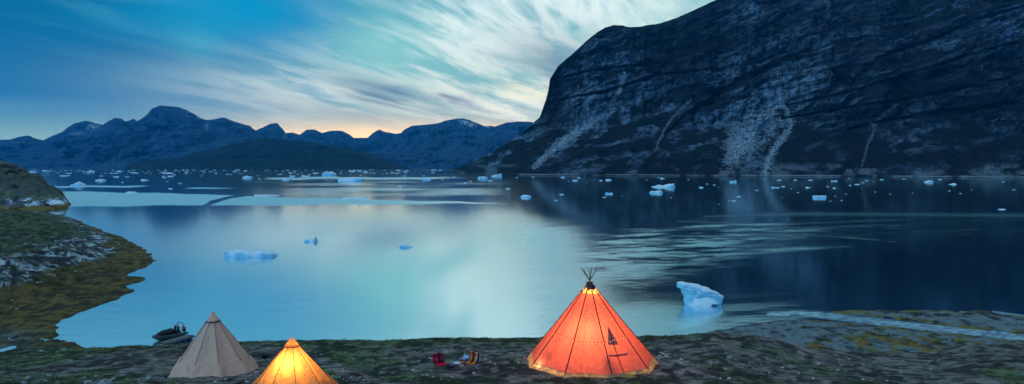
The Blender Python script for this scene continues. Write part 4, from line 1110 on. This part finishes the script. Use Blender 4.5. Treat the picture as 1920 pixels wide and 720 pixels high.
# ------------------------------------------------------------------ camp items
m_crim = simple('crimson_fabric', (0.75, 0.012, 0.05), (0.50, 0.01, 0.04), 12, 0.75, 0.4)
m_oran = simple('orange_fabric', (1.0, 0.24, 0.02), (0.95, 0.17, 0.015), 12, 0.7, 0.3)
m_trim = simple('white_trim', (0.8, 0.8, 0.78))
def curved(w, prof_yz, thick, x0=0.0, taper=None):
    """a bent cushion: profile in y-z extruded across x"""
    b = MB(); n = len(prof_yz); vs = []; nx = 6
    for s in (0, 1):
        for i, (yy_, zz_) in enumerate(prof_yz):
            for k in range(nx):
                t = -1 + 2 * k / (nx - 1)
                ww = w * (taper[i] if taper else 1)
                bul = (1 - abs(t) ** 4) * thick / 2
                vs.append((x0 + t * ww / 2, yy_ + (bul if s else -bul), zz_ + (bul * 0.3 if s else -bul * 0.3)))
    f = []
    for s in (0, 1):
        o_ = s * n * nx
        for i in range(n - 1):
            for k in range(nx - 1):
                q = (o_ + i * nx + k, o_ + i * nx + k + 1, o_ + (i + 1) * nx + k + 1, o_ + (i + 1) * nx + k)
                f.append(q if s else q[::-1])
    for i in range(n - 1):
        for k in (0, nx - 1):
            f.append((i * nx + k, (i + 1) * nx + k, n * nx + (i + 1) * nx + k, n * nx + i * nx + k))
    for i in (0, n - 1):
        for k in range(nx - 1):
            f.append((i * nx + k, i * nx + k + 1, n * nx + i * nx + k + 1, n * nx + i * nx + k))
    b.add(vs, f); return b
def camp_chair(u, v, fabric, label, rz, stripes=False):
    x, y, z = on_plateau(u, v)
    t = thing('camp_chair', (x, y, z), label, 'camp chair', rz=rz); t.scale = (1.22, 1.22, 1.12)
    back = [(0.20, 0.30), (0.24, 0.38), (0.27, 0.46), (0.28, 0.55), (0.25, 0.60)]
    seat = [(-0.18, 0.30), (-0.13, 0.25), (0.0, 0.215), (0.13, 0.23), (0.21, 0.30)]
    curved(0.40, seat, 0.07, taper=[.9, 1, 1, 1, 1]).build('seat', fabric if not stripes else m_dark, t)
    bk = curved(0.42, back, 0.07, taper=[.95, 1, 1, .95, .8]).build('backrest', fabric if not stripes else m_dark, t)
    if stripes:
        for x0 in (-0.12, 0.09):
            curved(0.12, [(a_ - 0.012, b_) for a_, b_ in back], 0.085, x0).build('panel', m_oran, bk)
            curved(0.12, [(a_, b_ + 0.012) for a_, b_ in seat], 0.08, x0).build('panel', m_oran, bk)
        curved(0.03, [(a_ - 0.03, b_) for a_, b_ in back], 0.09, 0.15).build('stripe', m_trim, bk)
    else:
        curved(0.13, [(a_ - 0.018, b_) for a_, b_ in back], 0.08, 0.03).build('dark_panel', m_dark, bk)
    for sx in (-1, 1):
        for a_, b_ in (((-0.17), 0.28), ((0.19), 0.30)):
            b = MB(); b.tube([(sx * 0.19, a_, b_), (sx * 0.21, -a_ * 0.95, -0.01)], 0.011, 6); b.build('leg', m_metal, t)
    return t
camp_chair(829, 697, m_crim, 'crimson camp chair with dark panel standing left of the small white table', R(38))
camp_chair(880, 694, m_oran, 'bright orange and black striped camp chair right of the small white table', R(-40), True)
# small round table
x, y, z = on_plateau(857, 692)
t = thing('camp_table', (x, y, z), 'small round white-topped table between the red and orange chairs', 'table')
b = MB(); b.tube([(0, 0, 0.24), (0, 0, 0.255), (0, 0, 0.262)], [0.155, 0.16, 0.15], 28); b.build('table_top', m_trim, t)
for k in range(3):
    a = k * 2.094 + 0.3
    b = MB(); b.tube([(0.03 * math.cos(a), 0.03 * math.sin(a), 0.24), (0.11 * math.cos(a), 0.11 * math.sin(a), -0.01)], 0.010, 6); b.build('leg', m_metal, t)
# basket tray beside the table
m_wick = simple('patterned_weave', (0.45, 0.47, 0.5), (0.05, 0.06, 0.1), 60, 0.8, 0.5)
x, y, z = on_plateau(844, 688)
t = thing('storage_tray', (x, y, z), 'low dark and white patterned tray between red chair and table', 'tray', rz=R(4))
b = MB(); b.box((0, 0, 0.04), (0.36, 0.22, 0.05)); b.build('tray_base', m_dark, t)
b = MB()
for c, dd in (((0, -0.11, 0.09), (0.38, 0.02, 0.10)), ((0, 0.11, 0.09), (0.38, 0.02, 0.10)), ((-0.19, 0, 0.09), (0.02, 0.20, 0.10)), ((0.19, 0, 0.09), (0.02, 0.20, 0.10))): b.box(c, dd)
b.build('rim', m_wick, t)
# crumpled white and blue bundle behind
x, y, z = on_plateau(872, 675)
m_blue = simple('blue_white_plastic', (0.65, 0.72, 0.85), (0.10, 0.25, 0.6), 9, 0.5, 0.4)
t = thing('plastic_bundle', (x, y, z), 'crumpled blue and white plastic bundle lying behind the table', 'bundle')
b = MB(); b.ell((0.06, 0, 0.10), (0.14, 0.12, 0.13), 16, 11, 0.9, 431); b.build('sack', m_blue, t, smooth=False)
b = MB()
for p0, p1 in (((-0.05, 0, 0.04), (-0.02, 0, 0.36)), ((0.0, 0, 0.04), (-0.2, -0.02, 0.05)), ((0.1, 0, 0.1), (0.2, 0, 0.30)), ((-0.1, 0, 0.03), (-0.24, 0.05, 0.07)), ((0.02, 0, 0.1), (0.08, 0.02, 0.33))):
    b.tube([p0, ((p0[0] + p1[0]) / 2 + 0.01, p0[1], (p0[2] + p1[2]) / 2), p1], 0.008, 5)
b.build('stick', m_trim, t)
# hanging kettle / fire bowl on a stand between the two bell tents
x, y, z = on_plateau(497, 679)
m_char = simple('sooty_iron', (0.018, 0.013, 0.010), (0.03, 0.02, 0.015), 15, 0.7, 0.3)
t = thing('fire_bowl', (x, y, z), 'black fire bowl on a thin stand between the beige and yellow tents', 'fire bowl')
b = MB(); b.tube([(0, 0, 0.16), (0, 0, 0.19), (0, 0, 0.26), (0, 0, 0.34), (0, 0, 0.36)], [0.05, 0.10, 0.155, 0.16, 0.10], 16); b.build('bowl', m_char, t)
b = MB(); b.tube([(-0.10, 0, 0.34), (-0.165, 0, 0.385), (-0.17, 0, 0.36)], 0.014, 6); b.tube([(0.13, 0, 0.28), (0.2, 0, 0.27), (0.23, 0, 0.26)], 0.014, 6); b.build('handle', m_char, t)
for k in range(3):
    a = k * 2.094 + 1.2
    b = MB(); b.tube([(0.05 * math.cos(a), 0.05 * math.sin(a), 0.20), (0.10 * math.cos(a), 0.10 * math.sin(a), -0.01)], 0.011, 6); b.build('leg', m_metal, t)

# ------------------------------------------------------------------ the inflatable boat and floating dock
m_tube = simple('black_rubber', (0.035, 0.045, 0.055), (0.02, 0.026, 0.032), 6, 0.45, 0.1, 0.5)
m_deck = simple('grey_deck', (0.12, 0.13, 0.14))
m_buoy = simple('lifebuoy_orange', (0.85, 0.12, 0.06), (0.75, 0.10, 0.05))
bow = Vector((*[float(q) for q in on_z(288, 641)], 0)); stern = Vector((*[float(q) for q in on_z(345, 628)], 0))
Lb = (stern - bow).length; ang = math.atan2((bow - stern).y, (bow - stern).x)
c = (bow + stern) / 2
t = thing('inflatable_boat', (c.x, c.y, 0), 'black inflatable motor boat moored alongside the floating dock', 'boat', rz=ang)
hl = Lb / 2; hw = 0.85
b = MB()
pts = [(-hl, -hw, 0.42), (-hl * 0.3, -hw, 0.42), (hl * 0.35, -hw * 0.95, 0.45), (hl * 0.72, -hw * 0.6, 0.55), (hl * 0.93, -hw * 0.22, 0.64), (hl * 0.97, 0, 0.66),
       (hl * 0.93, hw * 0.22, 0.64), (hl * 0.72, hw * 0.6, 0.55), (hl * 0.35, hw * 0.95, 0.45), (-hl * 0.3, hw, 0.42), (-hl, hw, 0.42)]
b.tube(pts, [0.17, 0.25, 0.26, 0.25, 0.23, 0.22, 0.23, 0.25, 0.26, 0.25, 0.17], 14); b.build('tube', m_tube, t)
b = MB()
secs = [(-hl * 0.95, 0.7, 0.0), (0, 0.72, -0.02), (hl * 0.55, 0.5, 0.08), (hl * 0.92, 0.06, 0.48)]
vs = []
for x_, w_, zk in secs: vs += [(x_, -w_, 0.35), (x_, 0, zk - 0.18), (x_, w_, 0.35)]
fs = [(0, 1, 2)]
for i in range(3):
    for j in range(2): fs.append((i * 3 + j, i * 3 + j + 1, (i + 1) * 3 + j + 1, (i + 1) * 3 + j))
    fs.append((i * 3, (i + 1) * 3, (i + 1) * 3 + 2, i * 3 + 2))
b.add(vs, fs); b.build('hull', m_deck, t, smooth=False)
b = MB(); b.ell((hl * 0.22, 0, 0.85), (hl * 0.52, 0.62, 0.48), 16, 10, 0.35, 441); o = b.build('covered_load', m_dark, t)
for sx in (-0.38, 0.32):
    b = MB(); b.box((-hl * 0.42, sx, 0.75), (0.45, 0.40, 0.5)); b.box((-hl * 0.53, sx, 1.15), (0.14, 0.40, 0.7)); b.build('seat', m_dark, t)
b = MB(); b.box((-hl * 0.14, 0, 0.9), (0.35, 0.6, 0.9)); con = b.build('console', m_deck, t)
b = MB(); b.box((-hl * 1.0, 0, 0.85), (0.45, 0.32, 0.55)); b.box((-hl * 1.03, 0, 0.35), (0.2, 0.16, 0.9)); b.build('outboard_motor', m_dark, t)
b = MB()
b.tube([(-hl * 0.80, -0.80, 0.5), (-hl * 0.78, -0.72, 1.5), (-hl * 0.76, -0.62, 1.9), (-hl * 0.76, 0.62, 1.9), (-hl * 0.78, 0.72, 1.5), (-hl * 0.80, 0.80, 0.5)], 0.035, 8)
arch = b.build('arch', m_metal, t)
for sy in (-0.76, 0.76):
    b = MB(); b.tube([(-hl * 0.78 + 0.06 + 0.0, sy + 0.24 * math.cos(a), 1.30 + 0.27 * math.sin(a)) for a in np.linspace(0, 2 * math.pi, 17)], 0.065, 8, False)
    b.build('lifebuoy', m_buoy, arch)
m_wood = simple('weathered_plank', (0.20, 0.19, 0.17), (0.12, 0.115, 0.105), 5, 0.85, 0.3)
m_float = simple('blue_float', (0.06, 0.13, 0.22))
d0 = Vector((*[float(q) for q in on_z(305, 650)], 0)); d1 = Vector((*[float(q) for q in on_z(359, 635)], 0))
dd_ = d1 - d0; Ld = dd_.length; an = math.atan2(dd_.y, dd_.x); cc = (d0 + d1) / 2
t = thing('floating_dock', (cc.x, cc.y, 0), 'narrow grey plank dock floating beside the inflatable boat', 'dock', rz=an)
b = MB(); npk = 34
for i in range(npk):
    b.box((-Ld / 2 + (i + 0.5) * Ld / npk, 0, 0.52), (Ld / npk * 0.86, 1.25, 0.05), ch=0.2)
b.build('deck_planks', m_wood, t)
for sy in (-1, 1):
    b = MB(); b.box((0, sy * 0.60, 0.39), (Ld * 1.0, 0.12, 0.18)); b.build('side_beam', m_wood, t)
for i in range(5):
    b = MB(); b.box((-Ld / 2 + (i + 0.5) * Ld / 5, 0, 0.12), (Ld / 5 * 0.6, 1.0, 0.34), ch=0.4); b.build('float', m_float, t)
gx_, gy_ = on_z(288, 652)
t2 = thing('gangway', (float(gx_) + 0.6, float(gy_) - 0.4, 0), 'short pale blue walkway with two floats at the shore end of the dock', 'gangway', rz=an - 0.15)
b = MB(); b.box((0, 0, 0.30), (3.0, 1.0, 0.08)); b.build('walkway', simple('pale_plastic', (0.35, 0.5, 0.55)), t2)
for sx in (-0.8, 0.9):
    b = MB(); b.box((sx, 0.15, 0.16), (0.9, 1.1, 0.34), ch=0.4); b.build('float', m_float, t2)

# ------------------------------------------------------------------ sky
HZ = 0.000048
world = bpy.data.worlds.new('World'); scene.world = world
world.use_nodes = True
nt = world.node_tree; nt.nodes.clear(); S.nt = nt
out = nt.nodes.new('ShaderNodeOutputWorld')
tc = nt.nodes.new('ShaderNodeTexCoord'); sp = nt.nodes.new('ShaderNodeSeparateXYZ')
nt.links.new(tc.outputs['Generated'], sp.inputs[0])
dx, dy, dz = S(sp.outputs[0]), S(sp.outputs[1]), S(sp.outputs[2])
RAD = 180 / math.pi
el = S.m('ARCSINE', dz) * RAD
az = S.m('ARCTAN2', dx, dy) * RAD
hl_ = S.m('SQRT', dx * dx + dy * dy + 1e-6)
sx = dx / hl_; fy = dy / hl_
def gauss(a0, e0, sa, se):
    p = (az - a0) * (1 / sa); q = (el - e0) * (1 / se)
    return S.m('EXPONENT', (p * p + q * q) * -1.0)
# cloud-sheet coordinates: streaks converge towards the right of the valley
den = S.m('MAXIMUM', dz, 0.0) + 0.10
cb = nt.nodes.new('ShaderNodeCombineXYZ'); nt.links.new((dx / den).o, cb.inputs[0]); nt.links.new((dy / den).o, cb.inputs[1])
mp = nt.nodes.new('ShaderNodeMapping'); mp.vector_type = 'TEXTURE'; mp.inputs['Rotation'].default_value = (0, 0, R(-24)); mp.inputs['Scale'].default_value = (1.0, 4.2, 1)
nt.links.new(cb.outputs[0], mp.inputs[0])
cv = S(mp.outputs[0])
ns = noise(cv, 1.35, 7, 0.60, 0.7)
ns2 = noise(cv, 3.6, 6, 0.62, 0.4)
mp2 = nt.nodes.new('ShaderNodeMapping'); mp2.vector_type = 'TEXTURE'; mp2.inputs['Rotation'].default_value = (0, 0, R(-38)); mp2.inputs['Scale'].default_value = (1.0, 2.4, 1); mp2.inputs['Location'].default_value = (3.1, 1.7, 0)
nt.links.new(cb.outputs[0], mp2.inputs[0])
ns3 = noise(S(mp2.outputs[0]), 0.75, 5, 0.55, 0.5)
elf = (el * (1 / 90.0))
def E(d): return d / 90.0
left = ramp(elf, [(0, lin(150, 190, 185)), (E(1.9), lin(146, 188, 184)), (E(3.4), lin(100, 152, 170)), (E(5.0), lin(20, 104, 150)), (E(8.5), lin(0, 100, 146)), (E(11.6), lin(0, 98, 142)), (E(13.4), lin(120, 190, 212)), (E(20), lin(120, 186, 206)), (E(30), lin(40, 120, 155)), (E(45), lin(110, 160, 178)), (1, lin(190, 195, 190))])
cen = ramp(elf, [(0, (1.9, 0.95, 0.28, 1)), (E(2.2), (1.2, 0.78, 0.36, 1)), (E(4.0), lin(158, 182, 178)), (E(6.5), lin(136, 186, 186)), (E(10), lin(122, 192, 194)), (E(13.5), lin(52, 160, 178)), (E(17), lin(140, 200, 206)), (E(25), lin(36, 150, 172)), (E(45), lin(120, 165, 178)), (1, lin(190, 195, 190))])
sky = mixc(sm(sx, -0.52, -0.14), left, cen)
# deep blue gap between the cloud sheets (upper left of centre)
sky = mixc(gauss(-20.5, 12.2, 7.5, 3.6), sky, lin(0, 124, 180))
# lilac veil low in the left
sky = mixc(gauss(-25, 5.9, 8, 2.0) * 0.6, sky, lin(122, 158, 176))
sky = mixc(gauss(-17, 6.4, 7, 2.4) * 0.5, sky, lin(135, 182, 192))
# teal-green glows
sky = mixc(gauss(-24.5, 9.6, 1.8, 1.3) * 0.4, sky, lin(90, 195, 200))
sky = mixc(gauss(-11.0, 9.8, 4.5, 2.6) * 0.55, sky, lin(152, 216, 204))
sky = mixc(gauss(-26, 10.5, 7, 1.6) * 0.45, sky, lin(0, 138, 178))
# macro cover of the bright sheet
cover = S.m('MINIMUM', gauss(-1, 8.0, 10.5, 6.0) * 1.15 + gauss(9, 12, 10, 6) * 1.1 + gauss(-17, 6.0, 7, 2.6) * 0.5 + gauss(6, 20, 16, 6) * 0.8, 1.0)
streak = sm(ns * 0.45 + ns2 * 0.55, 0.42, 0.57)
sky = mixc(streak * cover * 1.0, sky, mixc(sm(el, 3, 14), (1.0, 0.98, 0.80), (0.82, 0.97, 0.93)))
shade = sm(ns3 * 0.5 + ns * 0.3 + ns2 * 0.2, 0.47, 0.58) * S.m('MINIMUM', gauss(-3, 4.5, 12, 1.9) + gauss(3, 8.2, 7, 3.0) * 0.9 + gauss(-12, 6.4, 9, 1.4) * 0.7, 1.0)
sky = mixc(shade * 0.95, sky, lin(88, 126, 146))
sky = mixc(sm(ns2, 0.50, 0.62) * gauss(3, 12, 9, 3.5) * 0.7, sky, lin(82, 160, 178))
# bright cloud patch over the cliff shoulder and top right
sky = mixc(gauss(1.0, 6.2, 3.0, 0.9) * sm(ns2, 0.34, 0.58) * 0.9, sky, lin(252, 246, 214))
sky = mixc(gauss(13, 13.0, 4.0, 2.0) * sm(ns, 0.3, 0.6, 0.3, 1.0) * 0.9, sky, lin(226, 246, 236))
# thin wisps in the left
wisp = sm(ns2 * 0.55 + ns * 0.45, 0.50, 0.62) * (gauss(-29, 11.5, 9, 2.6) * 0.6 + gauss(-21, 8.2, 8, 1.5) * 1.2)
sky = mixc(S.m('MINIMUM', wisp * 0.32, 1.0), sky, lin(92, 180, 200))
sky = mixc(gauss(-21.5, 12.2, 6.0, 2.5) * 0.8, sky, lin(0, 150, 196))
# afterglow
sky = mixc(gauss(-11.5, 0.8, 12, 2.3) * 0.85, sky, (2.0, 1.25, 0.46))
# the sky behind the viewer is darker
sky = mixc(sm(fy, 0.55, -0.45, 0.0, 1.0) * sm(el, 75, 30, 0, 1), sky, lin(4, 84, 165))
# the long low path through the evening air takes light away: the sky beyond it is brighter
path_ = S.m('MINIMUM', 1180.0 / S.m('MAXIMUM', dz, 0.02), 15000.0)
gain = S.m('EXPONENT', path_ * (HZ * 0.80)) * 0.98
bg = nt.nodes.new('ShaderNodeBackground'); nt.links.new(sky.o, bg.inputs[0]); nt.links.new(gain.o, bg.inputs[1])
nish = nt.nodes.new('ShaderNodeTexSky'); nish.sky_type = 'NISHITA'; nish.sun_disc = False
FILL_EL, FILL_AZ = R(34.0), R(-150.0)
nish.sun_elevation = FILL_EL; nish.sun_rotation = FILL_AZ
bg2 = nt.nodes.new('ShaderNodeBackground'); nt.links.new(nish.outputs[0], bg2.inputs[0]); bg2.inputs[1].default_value = 0.002
ad = nt.nodes.new('ShaderNodeAddShader'); nt.links.new(bg.outputs[0], ad.inputs[0]); nt.links.new(bg2.outputs[0], ad.inputs[1])
nt.links.new(ad.outputs[0], out.inputs[0])
world.cycles.sampling_method = 'MANUAL'; world.cycles.sample_map_resolution = 1024

sl = bpy.data.lights.new('dusk_fill', 'SUN'); sl.energy = 1.1; sl.angle = R(35); sl.color = (0.36, 0.76, 1.0)  # soft blue fill added from behind the camera; the sun itself has set
so = bpy.data.objects.new('dusk_fill', sl); C.objects.link(so)
dirv = Vector((math.sin(FILL_AZ) * math.cos(FILL_EL), math.cos(FILL_AZ) * math.cos(FILL_EL), math.sin(FILL_EL)))
so.rotation_euler = dirv.to_track_quat('Z', 'Y').to_euler()

# ------------------------------------------------------------------ the air
HAZE = True
if HAZE:
    m_h = bpy.data.materials.new('haze'); m_h.use_nodes = True
    hn = m_h.node_tree; hn.nodes.clear()
    ho = hn.nodes.new('ShaderNodeOutputMaterial'); pvn = hn.nodes.new('ShaderNodeVolumePrincipled')
    pvn.inputs['Color'].default_value = (0.0, 0.44, 1.0, 1); pvn.inputs['Density'].default_value = HZ
    pvn.inputs['Anisotropy'].default_value = 0.35
    hn.links.new(pvn.outputs[0], ho.inputs['Volume'])
    b = MB(); X0, X1, Y0, Y1, Z0, Z1 = -22500, 22500, -60, 15200, -8, 1200
    vs = [(X0, Y0, Z0), (X1, Y0, Z0), (X1, Y1, Z0), (X0, Y1, Z0), (X0, Y0, Z1), (X1, Y0, Z1), (X1, Y1, Z1), (X0, Y1, Z1)]
    b.add(vs, [(3, 2, 1, 0), (4, 5, 6, 7), (0, 1, 5, 4), (1, 2, 6, 5), (2, 3, 7, 6), (3, 0, 4, 7)])
    tag(b.build('haze', m_h, smooth=False), 'thin blue evening haze filling the fjord', kind='stuff')
    print('cliff top z', AZ.max(), 'y', AY.max())

# ------------------------------------------------------------------ render settings
scene.render.engine = 'CYCLES'
scene.cycles.max_bounces = 6
scene.cycles.diffuse_bounces = 3
scene.cycles.glossy_bounces = 3
scene.cycles.transmission_bounces = 3
scene.cycles.volume_bounces = 0
scene.cycles.sample_clamp_indirect = 4
scene.cycles.use_denoising = True
scene.view_settings.view_transform = 'Standard'
scene.view_settings.look = 'None'
scene.view_settings.exposure = 0.0
scene.view_settings.gamma = 1.0
scene.view_settings.use_curve_mapping = False
